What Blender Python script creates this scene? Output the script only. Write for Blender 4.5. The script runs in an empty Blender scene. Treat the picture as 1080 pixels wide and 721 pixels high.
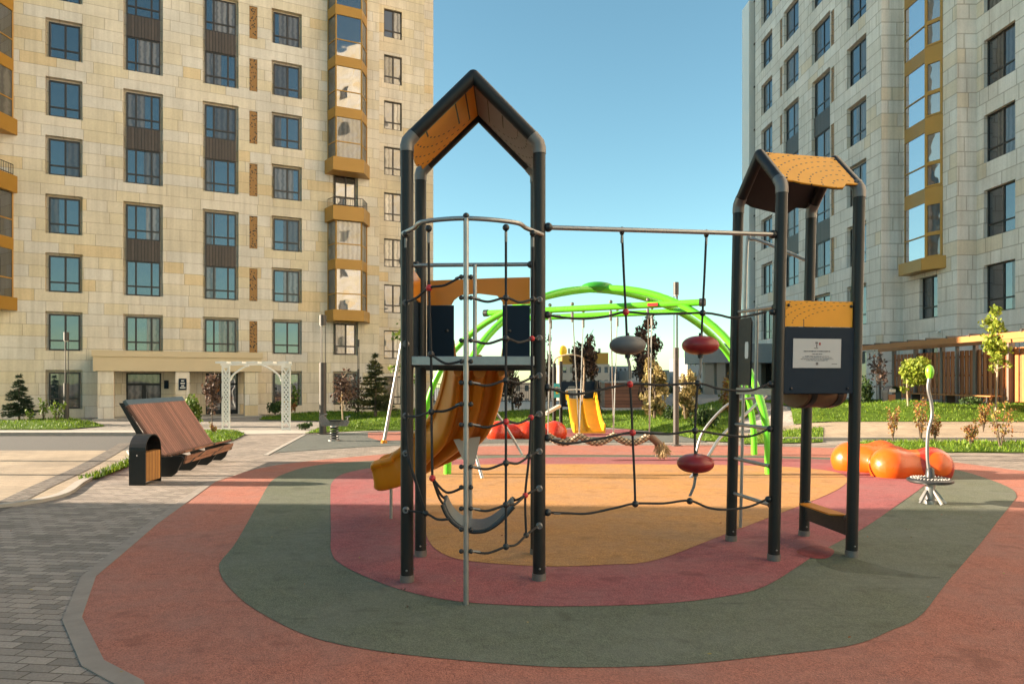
import bpy, bmesh, math, random
import numpy as np
from mathutils import Vector, Matrix, Euler
random.seed(7); rng = np.random.default_rng(7)
S = bpy.context.scene; C = S.collection
R = math.radians; PI = math.pi
F, H0, HY, CX = 730.0, 2.0, 400.0, 540.0          # survey of the site from the photograph: focal length, eye height, horizon

def gp(x, y, z=0.0):
    """site point on a level z seen at photo position x, y"""
    Y = (H0 - z) * F / (y - HY); return ((x - CX) / F * Y, Y)
def at(x, y, Y):
    return Vector(((x - CX) / F * Y, Y, H0 + (HY - y) / F * Y))

# ------------------------------------------------------------------ mesh builder
ORG = {}
class MB:
    def __init__(s): s.v = []; s.f = []
    def add(s, vs, fs):
        n = len(s.v); s.v += [tuple(p) for p in vs]; s.f += [tuple(i + n for i in f) for f in fs]
    def box(s, c, d, rz=0.0, m=None):
        a, b, e = d[0]/2, d[1]/2, d[2]/2
        P = [Vector(p) for p in ((-a,-b,-e),(a,-b,-e),(a,b,-e),(-a,b,-e),(-a,-b,e),(a,-b,e),(a,b,e),(-a,b,e))]
        if m is None: m = Matrix.Rotation(rz, 3, 'Z')
        s.add([m @ p + Vector(c) for p in P], [(0,3,2,1),(4,5,6,7),(0,1,5,4),(1,2,6,5),(2,3,7,6),(3,0,4,7)])
    def b2(s, p, q):
        s.box([(p[i]+q[i])/2 for i in range(3)], [abs(q[i]-p[i]) for i in range(3)])
    def beam(s, p, q, w, h, up=(0,0,1)):
        p = Vector(p); q = Vector(q); d = q-p; L = d.length; d.normalize()
        u = Vector(up); x = d.cross(u); 
        if x.length < 1e-4: x = d.cross(Vector((1,0,0)))
        x.normalize(); z = x.cross(d)
        m = Matrix((x, d, z)).transposed()
        s.box((p+q)/2, (w, L, h), m=m)
    def tube(s, pts, r, n=10, caps=True, closed=False):
        pts = [Vector(p) for p in pts]; N = len(pts)
        rs = r if isinstance(r, (list, tuple)) else [r]*N
        base = len(s.v); prev = None
        for i, p in enumerate(pts):
            if closed: t = pts[(i+1)%N] - pts[i-1]
            elif i == 0: t = pts[1]-p
            elif i == N-1: t = p-pts[i-1]
            else: t = (pts[i+1]-p).normalized() + (p-pts[i-1]).normalized()
            t.normalize()
            if prev is None:
                a = Vector((0,0,1)) if abs(t.z) < .9 else Vector((1,0,0))
                u = t.cross(a).normalized()
            else:
                u = (prev - t*prev.dot(t))
                u = u.normalized() if u.length > 1e-6 else t.orthogonal().normalized()
            prev = u; w = t.cross(u)
            for k in range(n):
                A = 2*PI*k/n; s.v.append(tuple(p + (u*math.cos(A) + w*math.sin(A))*rs[i]))
        M = N if closed else N-1
        for i in range(M):
            for k in range(n):
                a = base+i*n+k; b = base+i*n+(k+1)%n; j = ((i+1)%N)*n
                s.f.append((a, b, base+j+(k+1)%n, base+j+k))
        if caps and not closed:
            s.f.append(tuple(base+k for k in reversed(range(n)))); s.f.append(tuple(base+(N-1)*n+k for k in range(n)))
    def lathe(s, prof, c=(0,0,0), n=24, m=None):
        c = Vector(c); base = len(s.v); m = m or Matrix.Identity(3)
        for r, z in prof:
            for k in range(n):
                A = 2*PI*k/n; s.v.append(tuple(c + m @ Vector((r*math.cos(A), r*math.sin(A), z))))
        for i in range(len(prof)-1):
            for k in range(n):
                a = base+i*n+k; b = base+i*n+(k+1)%n
                s.f.append((a, b, b+n, a+n))
        s.f.append(tuple(base+k for k in reversed(range(n)))); t = base+(len(prof)-1)*n
        s.f.append(tuple(t+k for k in range(n)))
    def ball(s, c, r, n=10, m=8, sc=(1,1,1), mat=None):
        prof = [(max(r*math.sin(PI*i/m), 1e-4)*1.0, -r*math.cos(PI*i/m)) for i in range(m+1)]
        M = Matrix.Diagonal(sc); M = (mat @ M) if mat else M
        s.lathe(prof, c, n, M)
    def prism(s, poly, fn, t0, t1):
        """poly in 2D; fn(u,v,t)->3D"""
        n = len(poly)
        vs = [fn(u, v, t0) for u, v in poly] + [fn(u, v, t1) for u, v in poly]
        fs = [tuple(reversed(range(n))), tuple(range(n, 2*n))] + [(i, (i+1) % n, n+(i+1) % n, n+i) for i in range(n)]
        s.add(vs, fs)
    def quad(s, a, b, c, d): s.add([a, b, c, d], [(0,1,2,3)])
    def build(s, name, mat, parent=None, world=True, smooth=False, bevel=0, recalc=True):
        off = ORG.get(parent.name, Vector()) if (parent and world) else Vector()
        me = bpy.data.meshes.new(name)
        me.from_pydata([(p[0]-off[0], p[1]-off[1], p[2]-off[2]) for p in s.v], [], s.f)
        if recalc:
            bm = bmesh.new(); bm.from_mesh(me); bmesh.ops.recalc_face_normals(bm, faces=bm.faces)
            bm.to_mesh(me); bm.free()
        if mat: me.materials.append(mat)
        o = bpy.data.objects.new(name, me); C.objects.link(o)
        if smooth:
            me.polygons.foreach_set('use_smooth', [True]*len(me.polygons))
            try: me.set_sharp_from_angle(angle=R(40))
            except Exception: pass
        if bevel:
            md = o.modifiers.new('bevel', 'BEVEL'); md.width = bevel; md.segments = 2; md.limit_method = 'ANGLE'
        if parent: o.parent = parent; ORG[o.name] = ORG.get(parent.name, Vector())
        return o
def tag(o, label=None, cat=None, group=None, kind=None):
    if label: o['label'] = label
    if cat: o['category'] = cat
    if group: o['group'] = group
    if kind: o['kind'] = kind
    return o
def empty(name, loc, label, cat, group=None, rz=0.0):
    o = bpy.data.objects.new(name, None); C.objects.link(o); o.location = loc; o.rotation_euler = (0,0,rz)
    o.empty_display_size = .2
    ORG[o.name] = Vector(loc); return tag(o, label, cat, group)
def copy_tree(o, parent=None):
    c = o.copy(); C.objects.link(c)
    if parent: c.parent = parent
    for ch in o.children: copy_tree(ch, c)
    return c
def curve(pts, n=8, closed=False):
    """Catmull-Rom through points (any dimension)"""
    P = [np.array(p, float) for p in pts]; N = len(P); out = []
    rg = range(N) if closed else range(N-1)
    for i in rg:
        if closed: a, b, c, d = P[i-1], P[i], P[(i+1)%N], P[(i+2)%N]
        else: a, b, c, d = P[max(i-1,0)], P[i], P[i+1], P[min(i+2,N-1)]
        for k in range(n):
            t = k/n
            out.append(.5*((2*b)+(-a+c)*t+(2*a-5*b+4*c-d)*t*t+(-a+3*b-3*c+d)*t**3))
    if not closed: out.append(P[-1])
    return [tuple(p) for p in out]
def smooth(a, b, x):
    t = min(max((x-a)/(b-a), 0), 1); return t*t*(3-2*t)

# ------------------------------------------------------------------ materials
MATS = {}
class NT:
    def __init__(s, name):
        s.m = bpy.data.materials.new(name); s.m.use_nodes = True; s.t = s.m.node_tree; s.n = s.t.nodes
        s.bs = s.n['Principled BSDF']; s.out = s.n['Material Output']
    def new(s, typ, **kw):
        n = s.n.new(typ)
        for k, v in kw.items(): setattr(n, k, v)
        return n
    def link(s, a, b): s.t.links.new(a, b)
    def math(s, op, a, b=None, c=None):
        n = s.new('ShaderNodeMath', operation=op)
        for i, v in enumerate((a, b, c)):
            if v is None: continue
            if isinstance(v, (int, float)): n.inputs[i].default_value = v
            else: s.link(v, n.inputs[i])
        return n.outputs[0]
    def ramp(s, fac, stops, mode='LINEAR'):
        n = s.new('ShaderNodeValToRGB'); n.color_ramp.interpolation = mode
        e = n.color_ramp.elements
        while len(e) < len(stops): e.new(.5)
        for i, (p, c) in enumerate(stops): e[i].position = p; e[i].color = (*c, 1) if len(c) == 3 else c
        s.link(fac, n.inputs[0]); return n.outputs[0]
    def mix(s, fac, a, b, mode='MIX'):
        n = s.new('ShaderNodeMix', data_type='RGBA', blend_type=mode)
        if isinstance(fac, (int, float)): n.inputs[0].default_value = fac
        else: s.link(fac, n.inputs[0])
        for i, v in ((6, a), (7, b)):
            if isinstance(v, (tuple, list)): n.inputs[i].default_value = (*v[:3], 1)
            else: s.link(v, n.inputs[i])
        return n.outputs[2]
    def coord(s, kind='Object'): return s.new('ShaderNodeTexCoord').outputs[kind]
    def noise(s, vec, scale, detail=3, rough=.55):
        n = s.new('ShaderNodeTexNoise'); n.inputs['Scale'].default_value = scale; n.inputs['Detail'].default_value = detail
        n.inputs['Roughness'].default_value = rough
        if vec: s.link(vec, n.inputs['Vector'])
        return n.outputs['Fac']
    def white(s, w=None, vec=None):
        n = s.new('ShaderNodeTexWhiteNoise', noise_dimensions='1D' if vec is None else '3D')
        if vec is None: s.link(w, n.inputs['W'])
        else: s.link(vec, n.inputs['Vector'])
        return n.outputs['Value']
    def bump(s, h, strength=.3, dist=.01):
        b = s.new('ShaderNodeBump'); b.inputs['Strength'].default_value = strength; b.inputs['Distance'].default_value = dist
        s.link(h, b.inputs['Height']); s.link(b.outputs[0], s.bs.inputs['Normal'])
    def base(s, c):
        if isinstance(c, (tuple, list)): s.bs.inputs['Base Color'].default_value = (*c[:3], 1)
        else: s.link(c, s.bs.inputs['Base Color'])
    def set(s, **kw):
        for k, v in kw.items():
            i = s.bs.inputs[k.replace('_', ' ')]
            if isinstance(v, (int, float)): i.default_value = v
            else: s.link(v, i)
def scol(c, k): return tuple(max(0, min(1, x*k)) for x in c)
def simple(name, c, rough=.5, metal=0, var=.12, scale=6, bump=0, bscale=60, spec=.5, bdist=.004, coat=0):
    t = NT(name); v = t.coord('Object')
    f = t.noise(v, scale, 4)
    t.base(t.mix(f, scol(c, 1-var), scol(c, 1+var)))
    t.set(Metallic=metal, Specular_IOR_Level=spec, Coat_Weight=coat)
    f2 = t.noise(v, scale*3, 2)
    t.set(Roughness=t.math('ADD', t.math('MULTIPLY', f2, .2), rough-.1))
    if bump: t.bump(t.noise(v, bscale, 3), bump, bdist)
    return t.m
M = {}
M['post'] = simple('post_anthracite', (.012,.012,.0125), .42, 0, .2, 9, .05, 90, spec=.35)
M['panel_dark'] = simple('panel_charcoal', (.009,.020,.036), .6, 0, .15, 5, spec=.15)
M['galv'] = simple('galvanised_steel', (.33,.33,.33), .42, .85, .18, 14, .05, 80)
M['galv_dull'] = simple('dull_cast_metal', (.17,.16,.155), .5, .6, .2, 10)
M['steel'] = simple('brushed_steel', (.20,.20,.20), .5, .7, .1, 20)
M['rope'] = simple('black_rope', (.018,.018,.02), .8, 0, .3, 60, .5, 200)
M['blackpl'] = simple('black_plastic', (.02,.021,.023), .4, 0, .2, 12)
M['redpl'] = simple('red_plastic', (.50,.025,.03), .35, 0, .1, 12)
M['slide'] = simple('slide_orange', (.54,.185,.004), .34, 0, .12, 3, .05, 30)
M['disc_red'] = simple('red_disc', (.26,.016,.018), .38, 0, .12, 8, .05, 60)
M['disc_grey'] = simple('grey_disc', (.13,.125,.125), .5, 0, .12, 8, .05, 60)
M['green'] = simple('lime_paint', (.11,.55,.02), .3, 0, .08, 2, coat=.2)
M['green_dark'] = simple('deep_green_paint', (.03,.26,.02), .35, 0, .1, 3)
M['hill_orange'] = None
M['hill_red'] = simple('red_gloss', (.55,.035,.008), .28, 0, .15, 3, coat=.15)
M['knob'] = simple('green_knob', (.20,.55,.03), .35)
M['lamp'] = simple('lamp_grey_paint', (.06,.052,.047), .5, .1, .15, 6)
M['fpost'] = simple('fence_post_grey', (.17,.135,.11), .6, 0, .15, 4)
M['lamp_glass'] = simple('lamp_lens', (.55,.55,.52), .25)
M['gold'] = simple('ochre_cladding', (.36,.185,.022), .42, .1, .12, 1.2)
M['frame'] = simple('window_frame_brown', (.030,.024,.022), .45, 0, .15, 8)
M['white'] = simple('white_paint', (.78,.76,.72), .5, 0, .06, 8)
M['conc'] = simple('concrete', (.40,.37,.33), .85, 0, .15, 3, .2, 40)
M['kerb'] = simple('kerb_concrete', (.33,.30,.27), .9, 0, .22, 5, .3, 60)
M['kerb_dark'] = simple('kerb_worn', (.235,.20,.175), .9, 0, .25, 5, .3, 60)
M['asphalt'] = simple('asphalt', (.075,.072,.07), .9, 0, .3, 14, .4, 160)
M['soil'] = simple('soil', (.09,.065,.04), .95, 0, .4, 9, .5, 40)
M['bark'] = simple('bark', (.11,.08,.055), .9, 0, .35, 14, .6, 30, bdist=.01)
M['bark_pale'] = simple('bark_pale', (.34,.26,.18), .85, 0, .25, 14, .5, 30, bdist=.01)
M['roofgrey'] = simple('roof_grey', (.28,.28,.28), .7)
M['black_metal'] = simple('black_metal', (.015,.015,.017), .5, .2)
M['plaque'] = simple('plaque_aluminium', (.40,.41,.43), .5, .05, .05, 10)
M['ink'] = simple('plaque_ink', (.10,.10,.11), .6)
M['brownvinyl'] = simple('brown_rubber', (.16,.085,.05), .55, 0, .15, 6)
M['fray'] = simple('frayed_hemp', (.42,.30,.15), .9, 0, .3, 40)

def leafmat(name, stops, rough=.55, trans=.25):
    t = NT(name)
    g = t.new('ShaderNodeNewGeometry')
    col = t.ramp(g.outputs['Random Per Island'], stops)
    big = t.noise(t.coord('Object'), 2.2, 2)
    col = t.mix(1, col, t.ramp(big, [(.3,(.62,.62,.62)),(.7,(1.25,1.25,1.25))]), 'MULTIPLY')
    t.base(col); t.set(Roughness=rough, Specular_IOR_Level=.3)
    tr = t.new('ShaderNodeBsdfTranslucent'); t.link(col, tr.inputs[0])
    mx = t.new('ShaderNodeMixShader'); mx.inputs[0].default_value = trans
    t.link(t.bs.outputs[0], mx.inputs[1]); t.link(tr.outputs[0], mx.inputs[2]); t.link(mx.outputs[0], t.out.inputs[0])
    return t.m
M['leaf'] = leafmat('leaf_green', [(0,(.05,.10,.012)),(.5,(.10,.17,.02)),(1,(.20,.26,.035))])
M['leaf_lime'] = leafmat('leaf_lime', [(0,(.12,.18,.015)),(.5,(.22,.28,.025)),(1,(.36,.38,.05))], trans=.35)
M['leaf_dark'] = leafmat('leaf_dark', [(0,(.02,.045,.012)),(.6,(.045,.085,.02)),(1,(.08,.12,.03))])
M['leaf_purple'] = leafmat('leaf_purple', [(0,(.05,.03,.026)),(.6,(.11,.065,.05)),(1,(.19,.11,.07))])
M['leaf_fir'] = leafmat('fir_needles', [(0,(.018,.035,.018)),(.6,(.035,.062,.03)),(1,(.07,.10,.05))], trans=.1)
M['leaf_pine'] = leafmat('pine_needles', [(0,(.05,.06,.02)),(.6,(.09,.10,.035)),(1,(.15,.15,.06))], trans=.15)
M['leaf_straw'] = leafmat('dry_straw', [(0,(.22,.16,.06)),(.5,(.35,.27,.11)),(1,(.46,.37,.16))], trans=.25)
M['leaf_rust'] = leafmat('rust_leaves', [(0,(.20,.06,.02)),(.4,(.34,.14,.04)),(.7,(.34,.24,.06)),(1,(.22,.22,.05))], trans=.3)
M['grass'] = leafmat('grass_blades', [(0,(.055,.12,.006)),(.5,(.11,.20,.010)),(1,(.22,.30,.02))], trans=.3)

def lawn_mat():
    t = NT('lawn_soil_green'); v = t.coord('Object')
    c = t.ramp(t.noise(v, 3, 6, .7), [(.25,(.045,.085,.008)),(.55,(.085,.15,.012)),(.8,(.13,.19,.02))])
    t.base(c); t.set(Roughness=.9, Specular_IOR_Level=.2); t.bump(t.noise(v, 45, 4), .8, .03); return t.m
M['lawn'] = lawn_mat()

def rubber(name, c, seed):
    t = NT(name); v = t.coord('Object')
    mp = t.new('ShaderNodeMapping'); mp.inputs['Location'].default_value = (seed*7.3, seed*3.1, 0); t.link(v, mp.inputs[0]); v2 = mp.outputs[0]
    vo = t.new('ShaderNodeTexVoronoi'); vo.inputs['Scale'].default_value = 110; t.link(v2, vo.inputs['Vector'])
    gr = t.new('ShaderNodeSeparateColor'); t.link(vo.outputs['Color'], gr.inputs[0])
    col = t.mix(gr.outputs[0], scol(c, .64), scol(c, 1.36))
    wear = t.noise(v2, 1.1, 6, .65)
    col = t.mix(t.math('MULTIPLY', t.ramp(wear, [(.40,(0,0,0)),(.64,(1,1,1))]), .5), col, tuple(x*.6+.075 for x in c))
    st = t.noise(v2, 2.3, 3, .5)
    stain = t.ramp(st, [(.60,(0,0,0)),(.70,(1,1,1))])
    col = t.mix(t.math('MULTIPLY', stain, .55), col, scol(c, .62))
    # fine scuffs
    mp2 = t.new('ShaderNodeMapping'); mp2.inputs['Scale'].default_value = (1, 7, 1); mp2.inputs['Rotation'].default_value = (0,0,.5+seed)
    t.link(v2, mp2.inputs[0])
    sc = t.ramp(t.noise(mp2.outputs[0], 1.3, 4, .6), [(.61,(0,0,0)),(.68,(1,1,1))])
    col = t.mix(t.math('MULTIPLY', sc, .35), col, scol(c, .5))
    col = t.mix(1, col, t.ramp(t.noise(v2, 7, 6, .75), [(.3,(.84,.84,.84)),(.7,(1.12,1.12,1.12))]), 'MULTIPLY')
    t.base(col); t.set(Roughness=.88, Specular_IOR_Level=.25); t.bump(vo.outputs['Distance'], .45, .006); return t.m
M['coral'] = rubber('rubber_coral', (.345,.13,.092), 1)
M['rgreen'] = rubber('rubber_green', (.115,.125,.088), 2)
M['rpink'] = rubber('rubber_pink', (.285,.085,.088), 3)
M['ryellow'] = rubber('rubber_yellow', (.40,.20,.07), 4)
M['rdark'] = rubber('rubber_slate', (.105,.115,.105), 5)

def pavers(name, c, bw, bh, rot=0., vary=.3, mortar=(.06,.05,.045), off=.5, bumpd=.012, ms=.006):
    t = NT(name); v = t.coord('Object')
    mp = t.new('ShaderNodeMapping'); mp.inputs['Rotation'].default_value = (0,0,rot); t.link(v, mp.inputs[0])
    b = t.new('ShaderNodeTexBrick'); t.link(mp.outputs[0], b.inputs['Vector'])
    b.offset = off; b.inputs['Scale'].default_value = 1; b.inputs['Brick Width'].default_value = bw; b.inputs['Row Height'].default_value = bh
    b.inputs['Mortar Size'].default_value = ms; b.inputs['Mortar Smooth'].default_value = .2; b.inputs['Bias'].default_value = 0
    b.inputs['Color1'].default_value = (*scol(c, 1-vary), 1); b.inputs['Color2'].default_value = (*scol(c, 1+vary), 1)
    b.inputs['Mortar'].default_value = (*mortar, 1)
    col = t.mix(1, b.outputs['Color'], t.ramp(t.noise(v, .5, 5, .65), [(.3,(.78,.78,.78)),(.7,(1.15,1.13,1.1))]), 'MULTIPLY')
    col = t.mix(.35, col, t.ramp(t.noise(v, 60, 3), [(.3,(.5,.5,.5)),(.7,(1.3,1.3,1.3))]), 'MULTIPLY')
    t.base(col); t.set(Roughness=.85, Specular_IOR_Level=.3)
    hgt = t.math('ADD', t.math('MULTIPLY', b.outputs['Fac'], -1), t.math('MULTIPLY', t.noise(v, 30, 3), .3))
    t.bump(hgt, .7, bumpd); return t.m
M['paver'] = pavers('paver_grey', (.27,.232,.205), .24, .12, .12, .26, (.10,.08,.065))
M['paver_tan'] = pavers('paver_tan', (.34,.275,.205), .40, .30, .1, .10, (.20,.16,.12), .5, .005, .008)
M['paver_far'] = pavers('paver_far', (.30,.275,.25), .3, .2, .0, .15, (.14,.12,.11))
M['drain'] = pavers('drain_setts', (.16,.14,.125), .12, .12, .6, .3)

def stone(name, cols, bw=1.9, bh=.6, joint=.022):
    """ashlar of random length, tone chosen stone by stone"""
    t = NT(name); tc = t.new('ShaderNodeTexCoord')
    sp = t.new('ShaderNodeSeparateXYZ'); t.link(tc.outputs['Object'], sp.inputs[0])
    sn = t.new('ShaderNodeSeparateXYZ'); t.link(tc.outputs['Normal'], sn.inputs[0])
    side = t.math('GREATER_THAN', t.math('ABSOLUTE', sn.outputs[0]), .7)
    u = t.math('ADD', t.math('MULTIPLY', sp.outputs[0], t.math('SUBTRACT', 1, side)), t.math('MULTIPLY', sp.outputs[1], side))
    zz = t.math('DIVIDE', sp.outputs[2], bh); row = t.math('FLOOR', zz)
    r1 = t.white(t.math('ADD', row, .37)); r2 = t.white(t.math('ADD', row, 91.7))
    wid = t.math('ADD', t.math('MULTIPLY', r2, bw*.5), bw*.72)
    uu = t.math('ADD', t.math('DIVIDE', t.math('ADD', u, 200), wid), t.math('MULTIPLY', r1, 9))
    cell = t.math('FLOOR', uu)
    cb = t.new('ShaderNodeCombineXYZ'); t.link(row, cb.inputs[0]); t.link(cell, cb.inputs[1])
    # split some stones in two
    spl = t.math('GREATER_THAN', t.white(vec=t_add(t, cb.outputs[0], (3.3,8.1,0))), .55)
    fu = t.math('FRACT', uu); cut = t.math('ADD', t.math('MULTIPLY', t.white(vec=t_add(t, cb.outputs[0], (7.7,1.9,0))), .4), .3)
    half = t.math('MULTIPLY', t.math('GREATER_THAN', fu, cut), spl)
    cb2 = t.new('ShaderNodeCombineXYZ'); t.link(row, cb2.inputs[0]); t.link(cell, cb2.inputs[1]); t.link(half, cb2.inputs[2])
    rnd = t.white(vec=t_add(t, cb2.outputs[0], (.5,.5,.5)))
    col = t.ramp(rnd, cols, 'CONSTANT')
    v = tc.outputs['Object']
    col = t.mix(1, col, t.ramp(t.noise(v, .35, 5, .6), [(.3,(.86,.86,.86)),(.7,(1.1,1.1,1.1))]), 'MULTIPLY')
    col = t.mix(.3, col, t.ramp(t.noise(v, 9, 5, .7), [(.3,(.75,.75,.75)),(.7,(1.2,1.2,1.2))]), 'MULTIPLY')
    mps = t.new('ShaderNodeMapping'); mps.inputs['Scale'].default_value = (2.2,2.2,.10); t.link(v, mps.inputs[0])
    col = t.mix(.55, col, t.ramp(t.noise(mps.outputs[0], 1.6, 5, .65), [(.32,(.74,.72,.69)),(.58,(1.03,1.03,1.03))]), 'MULTIPLY')
    du = t.math('MULTIPLY', t.math('MINIMUM', fu, t.math('SUBTRACT', 1, fu)), wid)
    dc = t.math('ADD', t.math('MULTIPLY', t.math('ABSOLUTE', t.math('SUBTRACT', fu, cut)), wid), t.math('MULTIPLY', t.math('SUBTRACT', 1, spl), 9))
    fz = t.math('FRACT', zz); dz = t.math('MULTIPLY', t.math('MINIMUM', fz, t.math('SUBTRACT', 1, fz)), bh)
    d = t.math('MINIMUM', t.math('MINIMUM', du, dc), dz)
    j = t.math('LESS_THAN', d, joint)
    t.base(t.mix(t.math('MULTIPLY', j, .5), col, (.24,.17,.11)))
    t.set(Roughness=.75, Specular_IOR_Level=.3)
    t.bump(t.math('SUBTRACT', t.math('MULTIPLY', t.noise(v, 12, 4), .25), j), .5, .015)
    return t.m
def t_add(t, vec, off):
    n = t.new('ShaderNodeVectorMath', operation='ADD'); t.link(vec, n.inputs[0]); n.inputs[1].default_value = off; return n.outputs[0]
M['stoneL'] = stone('limestone_cream', bw=2.5, joint=.014, cols=[(0,(.68,.60,.47)),(.30,(.71,.64,.54)),(.50,(.69,.60,.44)),(.66,(.68,.63,.56)),(.86,(.68,.54,.34)),(.92,(.73,.65,.53))])
M['stoneR'] = stone('limestone_grey', [(0,(.76,.70,.64)),(.35,(.80,.74,.69)),(.6,(.74,.68,.62)),(.84,(.76,.65,.52)),(.90,(.80,.75,.70))], 2.4, .78, .028)
M['stonefar'] = simple('far_render', (.34,.29,.24), .85, 0, .1, .2)

def glass(name, lo, hi, fac=.42, wav=.12, curt=.45):
    t = NT(name); tc = t.new('ShaderNodeTexCoord'); oi = t.new('ShaderNodeObjectInfo'); rnd = oi.outputs['Random']
    sp = t.new('ShaderNodeSeparateXYZ'); t.link(tc.outputs['Object'], sp.inputs[0])
    rz = t.white(t.math('MULTIPLY', rnd, 57.3))
    w = t.math('SINE', t.math('ADD', t.math('MULTIPLY', sp.outputs[0], 22), t.math('MULTIPLY', t.noise(tc.outputs['Object'], 3, 2), 6)))
    fold = t.mix(t.math('MULTIPLY_ADD', w, .5, .5), scol(hi, .45), hi)
    # curtain covers one part of the room behind the pane
    gn = t.math('GREATER_THAN', t.math('MULTIPLY', sp.outputs[0], t.math('SIGN', t.math('SUBTRACT', rz, .5))), t.math('SUBTRACT', t.math('MULTIPLY', rnd, 1.2), .5))
    on = t.math('MULTIPLY', gn, t.math('LESS_THAN', t.white(t.math('MULTIPLY', rnd, 13.7)), curt))
    rv = t.math('MULTIPLY_ADD', t.white(t.math('MULTIPLY', rnd, 31.1)), 1.1, .4); fc = t.new('ShaderNodeVectorMath', operation='SCALE'); t.link(fold, fc.inputs[0]); t.link(rv, fc.inputs[3])
    t.base(t.mix(on, lo, fc.outputs[0])); t.set(Roughness=.35, Specular_IOR_Level=.2)
    gl = t.new('ShaderNodeBsdfGlossy'); gl.inputs['Roughness'].default_value = .02; gl.inputs['Color'].default_value = (.92,.94,1,1)
    b = t.new('ShaderNodeBump'); b.inputs['Strength'].default_value = wav; b.inputs['Distance'].default_value = .05
    t.link(t.noise(tc.outputs['Object'], .9, 1), b.inputs['Height']); t.link(b.outputs[0], gl.inputs['Normal'])
    fr = t.new('ShaderNodeFresnel'); fr.inputs[0].default_value = 1.6
    mx = t.new('ShaderNodeMixShader'); t.link(t.math('MULTIPLY', t.math('MAXIMUM', fr.outputs[0], fac), t.math('SUBTRACT', 1, t.math('MULTIPLY', on, .55))), mx.inputs[0])
    t.link(t.bs.outputs[0], mx.inputs[1]); t.link(gl.outputs[0], mx.inputs[2]); t.link(mx.outputs[0], t.out.inputs[0]); return t.m
M['glass'] = glass('window_glass', (.012,.020,.026), (.15,.135,.12), .18, curt=.75)
M['glass_bay'] = glass('bay_glass', (.02,.022,.022), (.20,.19,.17), .2, .1, .5)
M['glass_painted_refl'] = glass('painted_reflection_glass', (.10,.09,.08), (.55,.50,.43), .12, .25, 1.1)  # cream tone painted in for the bright building mirrored in these panes
M['glass_sky'] = glass('mirror_glass', (.03,.04,.045), (.2,.2,.2), .55, .04, .0)

def slats(name, c, period, axis=0, vary=.25, bump=.6, rough=.6, gap=.1):
    t = NT(name); v = t.coord('Object'); sp = t.new('ShaderNodeSeparateXYZ'); t.link(v, sp.inputs[0])
    q = t.math('DIVIDE', sp.outputs[axis], period); cell = t.math('FLOOR', q); fr = t.math('FRACT', q)
    rnd = t.white(cell)
    mp = t.new('ShaderNodeMapping'); sc = [14,14,14]; sc[(axis+1) % 3] = 1.5; sc[(axis+2) % 3] = 1.5; mp.inputs['Scale'].default_value = sc
    t.link(v, mp.inputs[0]); gr = t.noise(mp.outputs[0], 3, 5, .6)
    col = t.mix(rnd, scol(c, 1-vary), scol(c, 1+vary)); col = t.mix(.6, col, t.ramp(gr, [(.3,(.6,.6,.6)),(.7,(1.25,1.25,1.25))]), 'MULTIPLY')
    g = t.math('LESS_THAN', t.math('MINIMUM', fr, t.math('SUBTRACT', 1, fr)), gap*.5)
    t.base(t.mix(g, col, (.01,.008,.006))); t.set(Roughness=rough)
    t.bump(t.math('SUBTRACT', t.math('MULTIPLY', gr, .2), g), bump, .01); return t.m
M['bench_wood'] = slats('bench_boards', (.33,.145,.095), .10, 1, .25)
M['seat_wood'] = slats('seat_boards', (.27,.12,.07), .085, 0, .22)
M['bin_wood'] = slats('bin_boards', (.42,.19,.05), .11, 1, .15)
M['spandrel'] = slats('ribbed_spandrel', (.075,.055,.045), .16, 0, .2, .8, .5, .18)
M['fence_wood'] = slats('fence_boards', (.42,.145,.045), .165, 1, .25, .3, .6, .02)
M['beam_wood'] = simple('beam_timber', (.40,.155,.045), .6, 0, .2, 2)
M['sofit'] = slats('wood_soffit', (.22,.10,.045), .15, 0, .2)
M['far_wood'] = slats('far_boards', (.22,.085,.045), .25, 2, .2)

def dashes(name, c, rough=.6, cx=(0,0,0)):
    """playground panel routed with broken concentric grooves"""
    t = NT(name); v = t.coord('Generated')
    mp = t.new('ShaderNodeMapping'); mp.inputs['Location'].default_value = cx; t.link(v, mp.inputs[0])
    sp = t.new('ShaderNodeSeparateXYZ'); t.link(mp.outputs[0], sp.inputs[0])
    x, y = sp.outputs[0], t.math('MAXIMUM', sp.outputs[1], sp.outputs[2])
    r = t.math('SQRT', t.math('ADD', t.math('MULTIPLY', x, x), t.math('MULTIPLY', y, y)))
    q = t.math('MULTIPLY', r, 7.5); ring = t.math('FLOOR', q); fr = t.math('ABSOLUTE', t.math('SUBTRACT', t.math('FRACT', q), .5))
    ang = t.math('ARCTAN2', y, x)
    dash = t.math('FRACT', t.math('ADD', t.math('MULTIPLY', ang, t.math('MULTIPLY_ADD', ring, 1.3, 1.5)), t.white(ring)))
    g = t.math('MULTIPLY', t.math('LESS_THAN', fr, .07), t.math('LESS_THAN', dash, .38))
    f = t.noise(t.coord('Object'), 5, 4)
    t.base(t.mix(g, t.mix(f, scol(c, .88), scol(c, 1.1)), (.03,.015,.01))); t.set(Roughness=rough)
    t.bump(t.math('MULTIPLY', g, -1), .5, .006); return t.m
M['panel_orange'] = dashes('panel_orange', (.72,.30,.012), cx=(-.85,-.1,-.1))
M['panel_grey'] = dashes('panel_grey', (.21,.19,.185), cx=(-.2,-.3,-.3))
M['panel_black'] = simple('panel_black', (.012,.012,.014), .5)

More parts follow.
